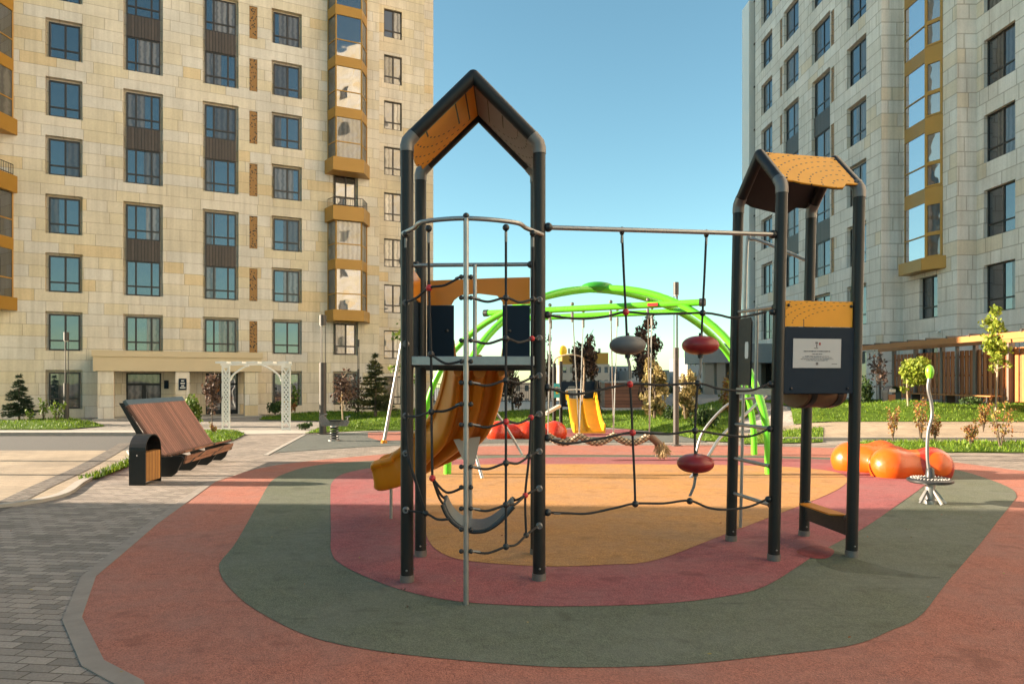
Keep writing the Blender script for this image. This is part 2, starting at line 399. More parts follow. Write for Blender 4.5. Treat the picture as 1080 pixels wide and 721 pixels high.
def lattice(name, c, hole, s=10., dark=(.02,.015,.01)):
    t = NT(name); v = t.coord('Object'); vo = t.new('ShaderNodeTexVoronoi'); vo.inputs['Scale'].default_value = s; t.link(v, vo.inputs['Vector'])
    g = t.math('LESS_THAN', vo.outputs['Distance'], hole)
    t.base(t.mix(g, c, dark)); t.set(Roughness=.5); t.bump(t.math('MULTIPLY', g, -1), .8, .02); return t.m
M['grille'] = lattice('golden_grille', (.30,.15,.035), .33, 8)

def hillmat():
    t = NT('orange_gloss'); v = t.coord('Object')
    sp = t.new('ShaderNodeSeparateXYZ'); t.link(v, sp.inputs[0])
    dx = t.math('SUBTRACT', sp.outputs[0], .60); dz = t.math('SUBTRACT', sp.outputs[2], .30); 
    r = t.math('SQRT', t.math('ADD', t.math('MULTIPLY', dx, dx), t.math('MULTIPLY', dz, dz)))
    g = t.math('MULTIPLY', t.math('LESS_THAN', t.math('ABSOLUTE', t.math('SUBTRACT', r, .31)), .075), t.math('LESS_THAN', sp.outputs[1], 0))
    t.base(t.mix(g, (.62,.088,.004), (.34,.02,.008))); t.set(Roughness=t.math('MULTIPLY_ADD', t.noise(v, 6, 5), .35, .15), Coat_Weight=.05); return t.m
M['hill_orange'] = hillmat()
def braidmat():
    t = NT('braided_hemp'); v = t.coord('Object'); sp = t.new('ShaderNodeSeparateXYZ'); t.link(v, sp.inputs[0])
    a = t.math('ABSOLUTE', t.math('SINE', t.math('ADD', t.math('MULTIPLY', sp.outputs[0], 26), t.math('MULTIPLY', sp.outputs[2], 30))))
    b = t.math('ABSOLUTE', t.math('SINE', t.math('SUBTRACT', t.math('MULTIPLY', sp.outputs[0], 26), t.math('MULTIPLY', sp.outputs[2], 30))))
    h = t.math('MULTIPLY', a, b)
    t.base(t.ramp(h, [(.05,(.10,.06,.035)),(.35,(.42,.31,.20)),(1,(.55,.43,.30))])); t.set(Roughness=.85); t.bump(h, 1, .03); return t.m
M['braid'] = braidmat()

# ------------------------------------------------------------------ terrain and ground sheets
def tz(x, y):
    wx = smooth(8.5, 12.5, x)
    a = .35*smooth(21, 27, y) + .46*smooth(27, 29.2, y)
    return wx*a
def struct(o): return tag(o, kind='structure')
m = MB()
xs = [-600,-300,-120,-60,-30] + list(np.linspace(-20, 6, 14)) + list(np.linspace(7, 45, 39)) + [60,120,300,600]
ys = [-300,-100,-30,-10] + list(np.linspace(0, 20, 11)) + list(np.linspace(20.5, 32, 24)) + list(np.linspace(33, 70, 12)) + [100,200,400,900]
for y in ys:
    for x in xs: m.v.append((x, y, tz(x, y)-.012 - (9*smooth(66, 90, y))))
nx = len(xs)
for j in range(len(ys)-1):
    for i in range(nx-1): m.f.append((j*nx+i, j*nx+i+1, (j+1)*nx+i+1, (j+1)*nx+i))
struct(m.build('ground', M['paver_far'], smooth=True, recalc=False))

def sheet(name, poly, mat, z, thick=0):
    """flat sheet from an outline of site points"""
    bm = bmesh.new(); vs = [bm.verts.new((p[0], p[1], z)) for p in poly]
    f = bm.faces.new(vs); f.normal_update()
    if f.normal.z < 0: f.normal_flip()
    bmesh.ops.triangulate(bm, faces=[f]); me = bpy.data.meshes.new(name); bm.to_mesh(me); bm.free()
    me.materials.append(mat); o = bpy.data.objects.new(name, me); C.objects.link(o); return struct(o)
def patch(name, x0, x1, y0, y1, mat, dz, n=(40, 20), hfun=None):
    m = MB(); nx, ny = n
    for j in range(ny+1):
        for i in range(nx+1):
            x = x0+(x1-x0)*i/nx; y = y0+(y1-y0)*j/ny
            m.v.append((x, y, tz(x, y)+dz+(hfun(x, y) if hfun else 0)))
    for j in range(ny):
        for i in range(nx): m.f.append((j*(nx+1)+i, j*(nx+1)+i+1, (j+1)*(nx+1)+i+1, (j+1)*(nx+1)+i))
    return struct(m.build(name, mat, smooth=True, recalc=False))
def gpl(pts): return [gp(*p) for p in pts]

# foreground block paving, tan forecourt, street
sheet('paving', [(-9.6,16.8)] + gpl([(137,484),(90,507),(40,529)]) + [(-9.6,9.6),(-9.8,-8),(26,-8),(26,21.6),(4,21.6),(-3,21.4)] + gpl([(288,478)]) + [(-5.5,24.5),(-8.2,27.3),(-13.5,27.3),(-11.2,22.5)], M['paver'], -.004)
sheet('forecourt', [(-40,19.6),(-10.6,19.6)] + gpl([(137,484),(90,507),(40,529)]) + [(-9.6,9.6),(-9.9,-8),(-40,-8)], M['paver_tan'], -.006)
sheet('street', [(-60,24.6),(-11.9,24.6),(-11.0,22.2),(-10.6,19.6),(-60,19.6)], M['asphalt'], -.006)
sheet('pavement', [(-60,27.2),(-13.4,27.2),(-5,27.9),(-5,26.4),(-12.4,24.75),(-60,24.75)], M['conc'], .0)
# drain line of setts
dl = curve([gp(-40,548), gp(0,534), gp(45,512), gp(85,494), gp(115,478), gp(133,467)], 6)
m = MB()
for i in range(len(dl)-1):
    a, b = Vector(dl[i]), Vector(dl[i+1]); 
    n0 = Vector((-(b-a).y, (b-a).x)).normalized()*.19
    if i == 0: pl = (a-n0, a+n0)
    cr = (b-n0, b+n0); m.quad((*pl[0],.001), (*pl[1],.001), (*cr[1],.001), (*cr[0],.001)); pl = cr
struct(m.build('drain_channel', M['drain']))
# kerb of the forecourt
def kerb(name, pts, w, h, mat, z0=-.03, n=6, cv=True):
    pts = curve(pts, n) if cv else pts
    m = MB(); base = 0; N = len(pts); rows = []
    for i, p in enumerate(pts):
        p = Vector(p[:2]); a = Vector(pts[max(i-1,0)][:2]); b = Vector(pts[min(i+1,N-1)][:2]); t = (b-a).normalized(); q = Vector((-t.y, t.x))*w/2
        rows.append([(p.x-q.x,p.y-q.y,z0),(p.x-q.x,p.y-q.y,h),(p.x+q.x,p.y+q.y,h),(p.x+q.x,p.y+q.y,z0)])
    for r_ in rows: m.v += r_
    for i in range(N-1):
        for k in range(3): m.f.append((4*i+k, 4*i+k+1, 4*i+4+k+1, 4*i+4+k))
    m.f.append((0,1,2,3)); m.f.append((4*N-1,4*N-2,4*N-3,4*N-4))
    return struct(m.build(name, mat))
kerb('kerb', [(-10.6,19.2), gp(137,484), gp(90,507), gp(40,529), (-9.6,9.6)], .16, .05, M['kerb'])
kerb('kerb', [(-60,24.66),(-30,24.66),(-12.3,24.68)], .16, .12, M['kerb'])

# rubber play surface: coral field, green ring, pink ring, yellow heart
left_edge = [(144,721),(104,696),(82,652),(98.7,609),(125,587),(164,553.6),(200.7,527),(227,508),(242,503),(265,495.5),(297,489.5),(325,486),(361,482.5),(424,477)]
left_pts = [gp(144,721)] + curve(gpl(left_edge), 5)[1:]
coral = [(-1.6,3.5)] + left_pts + gpl([(470,471),(560,469.3),(760,469.3),(880,472),(940,478),(990,485),(1080,496.5)]) + [(13.5,13.6),(15.2,11.5),(15.5,7),(12,2.5),(5,1.2),(1,1.6)]
sheet('rubber_surface', coral, M['coral'], .0)
kerb('kerb', [(1,1.45),(-1.7,3.35)] + [(x-.0, y) for x, y in [gp(139,721), gp(98,699), gp(76,652), gp(93,608), gp(120,586), gp(160,552.6), gp(197,526.5), gp(223,508), gp(239,502.5)]], .14, .006, M['kerb_dark'], cv=False)
green = [(421,484.5),(361.5,487.5),(325,492),(302,498.7),(289,505),(282,513),(272,531),(250,570),(234,590),(231,597),(233,606),(240,617),(261,637),(301,660),(340,675),(400,686.5),(474,695),(569,702.5),(639,703.5),(720,700.6),(805.6,692),(897,680.6),(939,665),(971,649),(999,614),(1034,573),(1052,550),(1069.5,528),(1072,522),(1066,515),(1045,506),(1010,495.5),(960,488),(900,483.5),(800,480.5),(700,479.8),(560,479.6),(480,481)]
sheet('rubber_surface', curve(gpl(green), 5, True), M['rgreen'], .004)
pink = [(421,490.5),(403,492),(377,496),(359,501),(350,509),(348.5,520),(349,560),(349.5,582),(361,596),(403,615.5),(445.6,628),(488,635),(551,639),(621.5,639.4),(700,636.6),(763,629.5),(805.6,619),(841,598),(865,582),(911,557),(946,533),(971,515),(985,503),(980,495),(950,489),(880,485),(780,482.6),(640,482),(520,483),(460,486)]
sheet('rubber_surface', curve(gpl(pink), 5, True), M['rpink'], .008)
yellow = [(455,492),(444,500),(440,515),(444,545),(451,568),(463,582),(488,591),(537,596),(586,598),(639,596),(692,591),(763,564.5),(823,541.6),(870,523),(890,512),(893,504),(876,497),(820,492),(720,490),(600,489.6),(500,490)]
sheet('rubber_surface', curve(gpl(yellow), 5, True), M['ryellow'], .012)
sheet('water_stain', curve(gpl([(866,576),(880,581),(872,589),(852,588),(840,582),(850,577)]), 4, True), rubber('rubber_pink_wet', (.22,.04,.04), 3), .0095)
sheet('water_stain', curve(gpl([(880,581),(905,590),(940,600),(975,607),(992,609),(975,610),(925,606),(885,602),(864,594),(862,589)]), 4, True), rubber('rubber_green_wet', (.075,.085,.055), 2), .0055)
# second play zone behind
sheet('rubber_surface', gpl([(288,477),(322,458),(400,454.5),(450,455),(590,452),(664,452),(735,459.5),(745,466),(560,466.5),(470,467),(380,471)]), M['rdark'], .0)
sheet('rubber_surface', gpl([(585,452.5),(664,452.5),(668,458.5),(640,460.5),(590,460.5)]), M['rpink'], .004)
sheet('rubber_surface', gpl([(388,456),(440,455),(440,464),(400,464.5),(388,461)]), M['coral'], .004)
kerb('kerb', [gp(280,480), gp(322,457.5)], .12, .01, M['kerb'], cv=False)
# right: path and street behind the playground
patch('street', 9.2, 60, 22.6, 26.9, M['paver_tan'], .004, (60, 12))
sheet('street', [(4.5,23),(9.2,22.6),(9.2,26.9),(4.5,28)], M['paver_tan'], -.002)
kerb('kerb', [(8.8,22.5),(20,22.5),(60,22.5)], .14, .12, M['kerb'])
sheet('plaza', [(-3,40),(40,40),(40,66),(-3,66)], M['conc'], -.004)

# lawns: mounded turf with grown grass
def inpoly(x, y, P):
    c = False; n = len(P); j = n-1
    for i in range(n):
        if (P[i][1] > y) != (P[j][1] > y) and x < (P[j][0]-P[i][0])*(y-P[i][1])/(P[j][1]-P[i][1])+P[i][0]: c = not c
        j = i
    return c
GR = []
def lawn(poly, bump=.25, step=.3, dens=130, hh=.07, edge=1.2, mounds=()):
    P = poly; x0 = min(p[0] for p in P); x1 = max(p[0] for p in P); y0 = min(p[1] for p in P); y1 = max(p[1] for p in P)
    A = np.array(P); B = np.roll(A, -1, 0)
    def dist(x, y):
        p = np.array((x, y)); d = B-A; t = np.clip(((p-A)*d).sum(1)/np.maximum((d*d).sum(1), 1e-9), 0, 1)
        return np.sqrt((((A+d*t[:,None])-p)**2).sum(1)).min()
    def hz(x, y):
        e = smooth(0, edge, dist(x, y)); h = bump*e*(.65+.35*math.sin(x*.9+.5)*math.cos(y*.8))
        for mx, my, mr, mh in mounds: h += mh*e*math.exp(-((x-mx)**2+(y-my)**2)/mr**2)
        return tz(x, y) + .02 + h
    bm = bmesh.new(); f = bm.faces.new([bm.verts.new((p[0], p[1], 0)) for p in P]); f.normal_update()
    if f.normal.z < 0: f.normal_flip()
    k = x0+step
    while k < x1:
        bmesh.ops.bisect_plane(bm, geom=bm.verts[:]+bm.edges[:]+bm.faces[:], plane_co=(k,0,0), plane_no=(1,0,0)); k += step
    k = y0+step
    while k < y1:
        bmesh.ops.bisect_plane(bm, geom=bm.verts[:]+bm.edges[:]+bm.faces[:], plane_co=(0,k,0), plane_no=(0,1,0)); k += step
    for v in bm.verts: v.co.z = hz(v.co.x, v.co.y)
    me = bpy.data.meshes.new('lawn'); bm.to_mesh(me); bm.free(); me.materials.append(M['lawn'])
    me.polygons.foreach_set('use_smooth', [True]*len(me.polygons))
    o = bpy.data.objects.new('lawn', me); C.objects.link(o); struct(o)
    m = MB(); area = (x1-x0)*(y1-y0); N = min(int(area*dens), 90000)
    for _ in range(N):
        x = random.uniform(x0, x1); y = random.uniform(y0, y1)
        if not inpoly(x, y, P): continue
        z = hz(x, y); h = hh*random.uniform(.5, 1.5); a = random.uniform(0, 2*PI); w = .012+.012*random.random()
        lx, ly = random.gauss(0, .4)*h, random.gauss(0, .4)*h; c, s_ = math.cos(a)*w, math.sin(a)*w
        m.add([(x-c,y-s_,z-.01),(x+c,y+s_,z-.01),(x+lx,y+ly,z+h)], [(0,1,2)])
    return tag(m.build('grass', M['grass'], recalc=False), kind='stuff')
lawn([(-40,27.6),(-17.9,27.6),(-17.4,29.6),(-19.8,32.6),(-24.5,32.4),(-40,27.9)][:5]+[(-40,31)], .25, .4, 90, .08)
lawn(gpl([(198,455.5),(253,455),(258,458.5),(247,464),(222,470.5),(192,472),(186,466)]), .12, .3, 200, .06, .6)
lawn([(-13.2,36.9),(-5.6,40.4),(-4.2,40.4),(-4.4,34.5),(-8.5,33.2),(-12.5,34.2)], .3, .4, 120, .09)
lawn(gpl([(322,457),(340,450.5),(370,447.5),(440,446),(470,447),(470,453.5),(400,453.8)]), .18, .3, 160, .07, 1.0, [(-5.2,28.5,1.8,.25)])
lawn(gpl([(452,453.5),(455,440),(520,436),(590,434),(650,434.5),(700,436),(770,437),(792,441),(800,448),(770,449)]) + gpl([(772,466.5),(742,465),(700,456),(640,450.5),(590,451)]), .22, .4, 110, .08, 1.5, [(4.5,31.5,2.2,.3),(7.0,27.5,2,.2)])
lawn([(11,27.0),(30,27.0),(30,31),(20.8,31),(20.2,38),(13.5,38),(12.4,31)], .06, .4, 110, .08, .8, [(16.8,29.4,1.3,.22),(21.5,29,1.5,.1),(13,29,1.5,.08)])
lawn([(9.9,19.0),(16,18.8),(24,18.6),(24,21.9),(10.9,21.9)], .08, .35, 130, .09, .8)
lawn(gpl([(781,463.5),(797,457),(868,457.5),(868,466.5),(783,468.5)]), .08, .35, 130, .08, .6)
lawn([gp(82,508), gp(137,485), gp(168,470), gp(170,478), gp(141,490), gp(104,505)], .03, .2, 500, .09, .3)

# ------------------------------------------------------------------ plants
def leaf_cloud(m, blobs, n, size, asp=1.7, flat=0.0):
    w = np.array([b[3]*b[4]*b[5] for b in blobs]); w = w/w.sum()
    for _ in range(n):
        b = blobs[rng.choice(len(blobs), p=w)]
        d = rng.normal(size=3); d /= np.linalg.norm(d); r = rng.random()**.45
        p = Vector((b[0]+d[0]*b[3]*r, b[1]+d[1]*b[4]*r, b[2]+d[2]*b[5]*r))
        s_ = size*random.uniform(.6, 1.35)
        q = Euler((random.uniform(0, 6.28), random.uniform(0, 6.28), random.uniform(0, 6.28))).to_matrix()
        L = s_*asp*.5; W = s_*.5
        m.add([p+q@Vector((-L,0,0)), p+q@Vector((0,-W,.2*W)), p+q@Vector((L,0,0)), p+q@Vector((0,W,.2*W))], [(0,1,2,3)])
def branches(m, base, top, r, n, spread, lift=.6):
    base = Vector(base); top = Vector(top); mid = (base+top)/2 + Vector((random.gauss(0,.03), random.gauss(0,.03), 0))*(top-base).length
    m.tube(curve([base, mid, top], 5), [r*(1-.75*i/10) for i in range(11)], 8)
    ends = []
    for i in range(n):
        t = random.uniform(.35, .95); p = base.lerp(top, t); a = random.uniform(0, 2*PI); L = spread*random.uniform(.5, 1)*(1.2-.7*t)
        q = p + Vector((math.cos(a)*L, math.sin(a)*L, L*lift*random.uniform(.6, 1.4))); 
        m.tube([p, p.lerp(q, .5)+Vector((0,0,-.04*L)), q], [r*.4, r*.28, r*.12], 5); ends.append(q)
    return ends
def tree(name, x, y, h, crown, leafm, label, cat='tree', trunk_r=.05, barkm='bark', nl=900, ls=.09, group=None, nb=9, spread=.5, clear=.35, z=None, wob=.35):
    z = tz(x, y)+.05 if z is None else z
    o = empty(name, (x, y, z), label, cat, group)
    m = MB(); ends = branches(m, (0,0,-.1), (random.gauss(0,.04*h*.3), 0, h*.92), trunk_r, nb, spread)
    m.build('trunk', M[barkm], o, False, True)
    blobs = []
    for (cz, rx, rz) in crown:
        for k in range(5):
            a = random.uniform(0, 6.28); rr = rx*wob*random.random()*1.6
            s_ = random.uniform(.45, .8)
            blobs.append((math.cos(a)*rr, math.sin(a)*rr, h*cz+random.uniform(-.5,.5)*rz, rx*s_, rx*s_, rz*s_))
    for e in ends: blobs.append((e.x, e.y, e.z, ls*2.2, ls*2.2, ls*1.8))
    c = MB(); leaf_cloud(c, blobs, nl, ls); c.build('crown', M[leafm], o, False, recalc=False)
    return o
def conifer(x, y, h, rad, leafm, label, layers=13, nz=13, z=None, droop=.25, n=9):
    z = tz(x, y)+.05 if z is None else z
    o = empty('conifer_tree', (x, y, z), label, 'conifer')
    m = MB(); m.tube([(0,0,-.1),(0,0,h*.5),(0,0,h)], [.06*h/2,.035*h/2,.008], 8); m.build('trunk', M['bark'], o, False, True)
    c = MB()
    for i in range(layers):
        t = .12+.86*i/(layers-1); L0 = rad*(1-t)**.85+.04
        for k in range(max(4, int(nz*(1-t*.6)))):
            a = random.uniform(0, 6.28); L = L0*random.uniform(.7, 1.12); zz = h*t+random.uniform(-.04,.04)*h
            nn = int(n*L/rad*2)+4
            for j in range(nn):
                s_ = (j+random.random())/nn; p = Vector((math.cos(a)*L*s_, math.sin(a)*L*s_, zz - droop*L*s_ + .12*L*s_*s_)) 
                for q in range(9):
                    sz = .085*h/2*random.uniform(.7, 1.3); d = Vector((math.cos(a)+random.gauss(0,.7), math.sin(a)+random.gauss(0,.7), random.gauss(.15,.5))).normalized()
                    sd = d.cross(Vector((random.gauss(0,1),random.gauss(0,1),random.gauss(0,1)))).normalized()*sz*.16
                    c.add([p-sd, p+sd, p+d*sz*1.5], [(0,1,2)])
    c.build('crown', M[leafm], o, False, recalc=False); return o
def shrub(name, x, y, h, rx, leafm, label, nl=350, ls=.07, group=None, stems=5, z=None, bare=.2, cat='shrub'):
    z = tz(x, y)+.04 if z is None else z
    o = empty(name, (x, y, z), label, cat, group); m = MB(); blobs = []
    for i in range(stems):
        a = i*2*PI/stems+random.random(); q = Vector((math.cos(a)*rx*.75*random.uniform(.5,1), math.sin(a)*rx*.75*random.uniform(.5,1), h*random.uniform(.6,.98)))
        m.tube([(0,0,-.05), q*.5+Vector((0,0,.05*h)), q], [.014,.010,.004], 5)
        for t in (.45,.7,.95): 
            if t > bare: blobs.append((q.x*t, q.y*t, q.z*t, rx*.38, rx*.38, h*.16))
    m.build('stem', M['bark'], o, False, True); c = MB(); leaf_cloud(c, blobs, nl, ls); c.build('foliage', M[leafm], o, False, recalc=False); return o
def bush(x, y, r, h, leafm, label, nl=700, ls=.07, z=None, group=None):
    z = tz(x, y)+.02 if z is None else z
    o = empty('bush', (x, y, z), label, 'bush', group); c = MB()
    blobs = [(random.uniform(-.5,.5)*r, random.uniform(-.5,.5)*r, h*.5+random.uniform(-.15,.15)*h, r*.6, r*.6, h*.48) for _ in range(7)]
    leaf_cloud(c, blobs, nl, ls); c.build('foliage', M[leafm], o, False, recalc=False)
    m = MB(); 
    for b in blobs[:4]: m.tube([(0,0,-.05), (b[0]*.5,b[1]*.5,h*.3), (b[0],b[1],b[2])], [.02,.014,.006], 5)
    m.build('stem', M['bark'], o, False, True); return o
def P(x, y, Y): 
    v = at(x, y, Y); return v.x, v.y
# left lawn
conifer(*P(20,0,31), 1.9, .80, 'leaf_fir', 'dark green young fir on the lawn before the cream facade', 12, 14, .25)
shrub('sapling', *P(46,0,30.5), 1.15, .3, 'leaf', 'thin upright sapling between the dark fir and the black lamp post', 90, .09, None, 4, .22)
shrub('sapling', *P(60,0,29.9), .85, .42, 'leaf', 'low spreading sapling just left of the black lamp post on the left lawn', 110, .08, None, 6, .2)
shrub('sapling', *P(32,0,30.2), .55, .25, 'leaf', 'very small seedling at the right foot of the dark fir', 50, .07, None, 4, .22)
bush(*P(203,0,29.5), .42, 1.25, 'leaf', 'upright mid green bush behind the far end of the wooden bench', 700, .09, .05)
tree('purple_tree', *P(224,0,25.5), 2.35, [(.62,.34,.75)], 'leaf_purple', 'slim dark purple tree on the little grass patch beside the white trellis arch', 'tree', .022, 'bark', 420, .085, None, 12, .4)
shrub('sapling', *P(224.5,0,25.1), .42, .16, 'leaf_rust', 'tiny reddish shoot at the foot of the slim purple tree', 60, .06)
bush(*P(290,0,35.6), .5, .62, 'leaf_dark', 'rounded dark bush by the ground floor window behind the trellis arch', 400, .09, .25)
shrub('sapling', *P(306,0,35.2), .75, .42, 'leaf_rust', 'reddish low shrub beside the rounded dark bush at the facade', 170, .08, None, 6, .25)
shrub('sapling', *P(311,0,36), 1.5, .3, 'leaf', 'green climber stem standing against the facade right of the trellis arch', 160, .09, None, 4, .25)
bush(*P(322,0,27.5), .32, .25, 'leaf_dark', 'small flat bush at the lawn edge left of the tall grey lamp post', 260, .06, .05)
tree('purple_tree', *P(362,0,27.8), 2.15, [(.66,.55,.7)], 'leaf_purple', 'small spreading purple plum tree behind the spring rider', 'tree', .04, 'bark_pale', 420, .085, None, 15, .75, z=.2)
bush(*P(378,0,36), 1.0, 1.9, 'leaf_purple', 'wide dusky bush against the facade behind the plum tree', 500, .08, .25)
conifer(*P(396,0,34), 2.85, 1.05, 'leaf_pine', 'olive green pine with a bare spire top near the corner of the cream building', 10, 13, .3, .1, 10)
tree('birch_tree', *P(427,0,30), 5.0, [(.95,.2,.35),(.8,.22,.3),(.66,.25,.3),(.55,.2,.25)], 'leaf', 'tall thin green sapling mostly hidden by the left front post of the climbing tower', 'tree', .035, 'bark', 190, .13, None, 9, .75)
# background columnar trees
def poplar(px, Y, h, w, label, leafm='leaf_purple', nl=2100, ls=.11):
    x, y = P(px, 0, Y); o = empty('columnar_tree', (x, y, tz(x,y)), label, 'tree', 'columnar trees behind the playground')
    m = MB(); branches(m, (0,0,-.1), (0,0,h*.78), .08, 12, w*.6, 1.6); m.build('trunk', M['bark'], o, False, True)
    c = MB(); bl = []
    for i in range(16):
        t = random.uniform(.16, .95); rr = w*(.42+.6*math.sin(PI*min(1, t*1.02))**.8)*.5
        a = random.uniform(0, 6.28); bl.append((math.cos(a)*rr*.7, math.sin(a)*rr*.7, h*t, rr*.55, rr*.55, h*.10))
    leaf_cloud(c, bl, nl, ls, 2.2); c.build('crown', M[leafm], o, False, recalc=False)
poplar(617, 37, 5.4, 1.35, 'dark purple columnar tree behind the small yellow slide')
poplar(683, 36, 5.3, 1.6, 'dark purple columnar tree right of the grey rope seat')
poplar(577, 38, 4.6, .7, 'thin dark columnar tree just right of the climbing tower front right post', nl=500)
poplar(541, 40, 3.3, 1.2, 'dark columnar tree seen under the deck of the climbing tower', nl=900)
poplar(689, 29.8, 2.9, 1.0, 'straw coloured dry columnar tree before the purple one', 'leaf_straw', 900, .12)
poplar(724, 30.5, 2.5, .95, 'straw coloured dry columnar tree behind the upper red rope seat', 'leaf_straw', 900, .12)
bush(*P(709,0,28.5), .42, .75, 'leaf_dark', 'rounded dark bush left of the tall lamp post on the back lawn', 600, .08, .15)
bush(*P(743,0,26.5), .75, .85, 'leaf_dark', 'wide dark bush right of the tall lamp post on the back lawn', 800, .08, .1)
bush(*P(634,0,33), .45, .35, 'leaf_dark', 'small dark bush on the back lawn right of the small yellow slide', 300, .08, .15)
bush(*P(770,0,33), .5, 2.0, 'leaf_rust', 'rusty brown bush before the grey colonnade', 500, .1, .1)
# right side
tree('round_tree', *P(958,0,28.6), 2.25, [(.78,.72,.66)], 'leaf_lime', 'small round headed lime green tree on the lawn before the slat fence', 'tree', .035, 'bark_pale', 3200, .085, None, 10, .3, wob=.5)
tree('slender_tree', *P(1050,0,28.3), 4.55, [(.92,.30,.4),(.78,.45,.5),(.62,.5,.55),(.52,.35,.4)], 'leaf_lime', 'tall slender tree with loose yellow green leaves before the slat fence', 'tree', .045, 'bark_pale', 850, .11, None, 14, .7)
tree('purple_tree', *P(925,0,31), 2.4, [(.66,.5,.7)], 'leaf_purple', 'nearly bare dark sapling left of the right hand litter bin', 'tree', .03, 'bark', 240, .09, None, 14, .6)
bush(*P(912,0,31), .38, 1.25, 'leaf_dark', 'dark green upright bush behind the right tower post', 500, .09)
for px, Y, h, w, lb in ((941.5,22.2,1.05,.3,'rusty shrub left of the spinner pole at the path edge'),(971,21.8,1.35,.3,'tall rusty shrub seen just behind the spinner pole'),(986,22.2,.8,.25,'small rusty sprout right of the spinner pole'),(1024,20.4,.75,.36,'low rusty shrub in the verge left of the largest one'),(1055,19.8,1.35,.48,'largest rusty orange shrub in the verge at the right edge'),(1037,24,.9,.2,'thin rusty shoot behind the verge shrubs')):
    shrub('rusty_shrub', *P(px,0,Y), h, w, 'leaf_rust', lb, 260, .05, 'rusty autumn shrubs along the path', 6, bare=.1)
bush(*P(1025,0,29.6), .42, .42, 'leaf_dark', 'dark low bush at the right end of the long timber bench', 300, .07)

# ------------------------------------------------------------------ buildings
WIN = {}
def win(parent, x, z, w, h, kind, y=.22, gl='glass', name='window'):
    key = (round(w,2), round(h,2), kind, gl)
    if key not in WIN:
        m = MB(); t = .07; d = .08
        m.b2((0,-d,0),(w,0,t)); m.b2((0,-d,h-t),(w,0,h)); m.b2((0,-d,t),(t,0,h-t)); m.b2((w-t,-d,t),(w,0,h-t))
        vs = {2:(.53,),3:(.28,.74),1:()}[kind]
        tr = h*.27
        edges = [t]+[w*q for q in vs]+[w-t]
        for q in vs: m.b2((w*q-.045,-d+.005,t),(w*q+.045,-.005,h-t))
        for a, b in zip(edges[:-1], edges[1:]):
            m.b2((a+(.045 if a != t else 0),-d+.01,tr-.04),(b-(.045 if b != w-t else 0),-.01,tr+.04))
        o = m.build(name, M['frame'], None); me = o.data; bpy.data.objects.remove(o)
        g = MB(); g.quad((-w/2+t*.5,-.035,t*.5),(w/2-t*.5,-.035,t*.5),(w/2-t*.5,-.035,h-t*.5),(-w/2+t*.5,-.035,h-t*.5))
        o = g.build('pane', M[gl], None, recalc=False); gm = o.data; bpy.data.objects.remove(o)
        WIN[key] = (me, gm)
    me, gm = WIN[key]
    o = bpy.data.objects.new(name, me); C.objects.link(o); o.parent = parent; o.location = (x, y, z)
    p = bpy.data.objects.new('pane', gm); C.objects.link(p); p.parent = o; p.location = (w/2, 0, 0)
    return o
def wall(m, x0, x1, z0, z1, holes=(), y=0., dep=.25):
    X = sorted({x0, x1, *[h[0] for h in holes], *[h[1] for h in holes]}); Z = sorted({z0, z1, *[h[2] for h in holes], *[h[3] for h in holes]})
    X = [a for a in X if x0 <= a <= x1]; Z = [a for a in Z if z0 <= a <= z1]
    for i in range(len(X)-1):
        for j in range(len(Z)-1):
            cx, cz = (X[i]+X[i+1])/2, (Z[j]+Z[j+1])/2
            if any(h[0] < cx < h[1] and h[2] < cz < h[3] for h in holes): continue
            m.quad((X[i],y,Z[j]),(X[i+1],y,Z[j]),(X[i+1],y,Z[j+1]),(X[i],y,Z[j+1]))
    for a, b, c, d in holes:
        e = y+dep
        m.quad((a,y,c),(a,e,c),(a,e,d),(a,y,d)); m.quad((b,y,c),(b,y,d),(b,e,d),(b,e,c))
        m.quad((a,y,d),(a,e,d),(b,e,d),(b,y,d)); m.quad((a,y,c),(b,y,c),(b,e,c),(a,e,c))
        m.quad((a,e+.02,c),(b,e+.02,c),(b,e+.02,d),(a,e+.02,d))
# ---- cream building on the left
UX, UY = .9027, .4304; P0 = (-23.1, 35.67)
BL = empty('apartment_building', (P0[0], P0[1], 0), 'tall cream stone apartment block with ochre bay windows and a pillared entrance', 'building', None, math.atan2(UY, UX))
def sx(px, d=0.):
    r = (px-CX)/F; return (r*(P0[1]+UX*d)+23.1+UY*d)/(UX-UY*r)
def lz(py, px, d=0.):
    s_ = sx(px, d); Y = P0[1]+UY*s_+UX*d; return H0+(HY-py)/F*Y
ROW = lambda k: .5+3*k
WH = 1.86; TOP = 48
holes = []; wins = []
def addwin(a, b, k0, k1=None, kind=2, gl='glass'):
    k1 = k0 if k1 is None else k1
    holes.append((a-.13, b+.13, ROW(k0)-.02, ROW(k1)+WH+.13)); 
    for k in range(k0, k1+1): wins.append((a, ROW(k), b-a, WH, kind, gl))
w1, w2, w3, w4 = (sx(51), sx(84)), (sx(133), sx(169)), (sx(216.5), sx(249)), (sx(289), sx(316))
for k in range(0, 9): addwin(*w1, k)
for c in (w2, w3):
    addwin(*c, 1, kind=3)
    for k in (2, 4, 6, 8): addwin(*c, k, k+1, 3)
for k in range(0, 9): addwin(*w4, k)
bw = (sx(353.5), sx(375.5))
for k in (0, 1, 4): addwin(*bw, k)
dA = (sx(133), sx(170)); dB = (sx(217), sx(251))
holes += [(*dA, .05, 2.35), (*dB, .05, 2.35)]
grl = (sx(263), sx(271.5))
for k in range(1, 9): holes.append((*grl, ROW(k)-.02, ROW(k)+1.84))
m = MB(); xr = sx(400); LE = sx(14)-2.7; wall(m, LE, xr, -.3, TOP, holes)
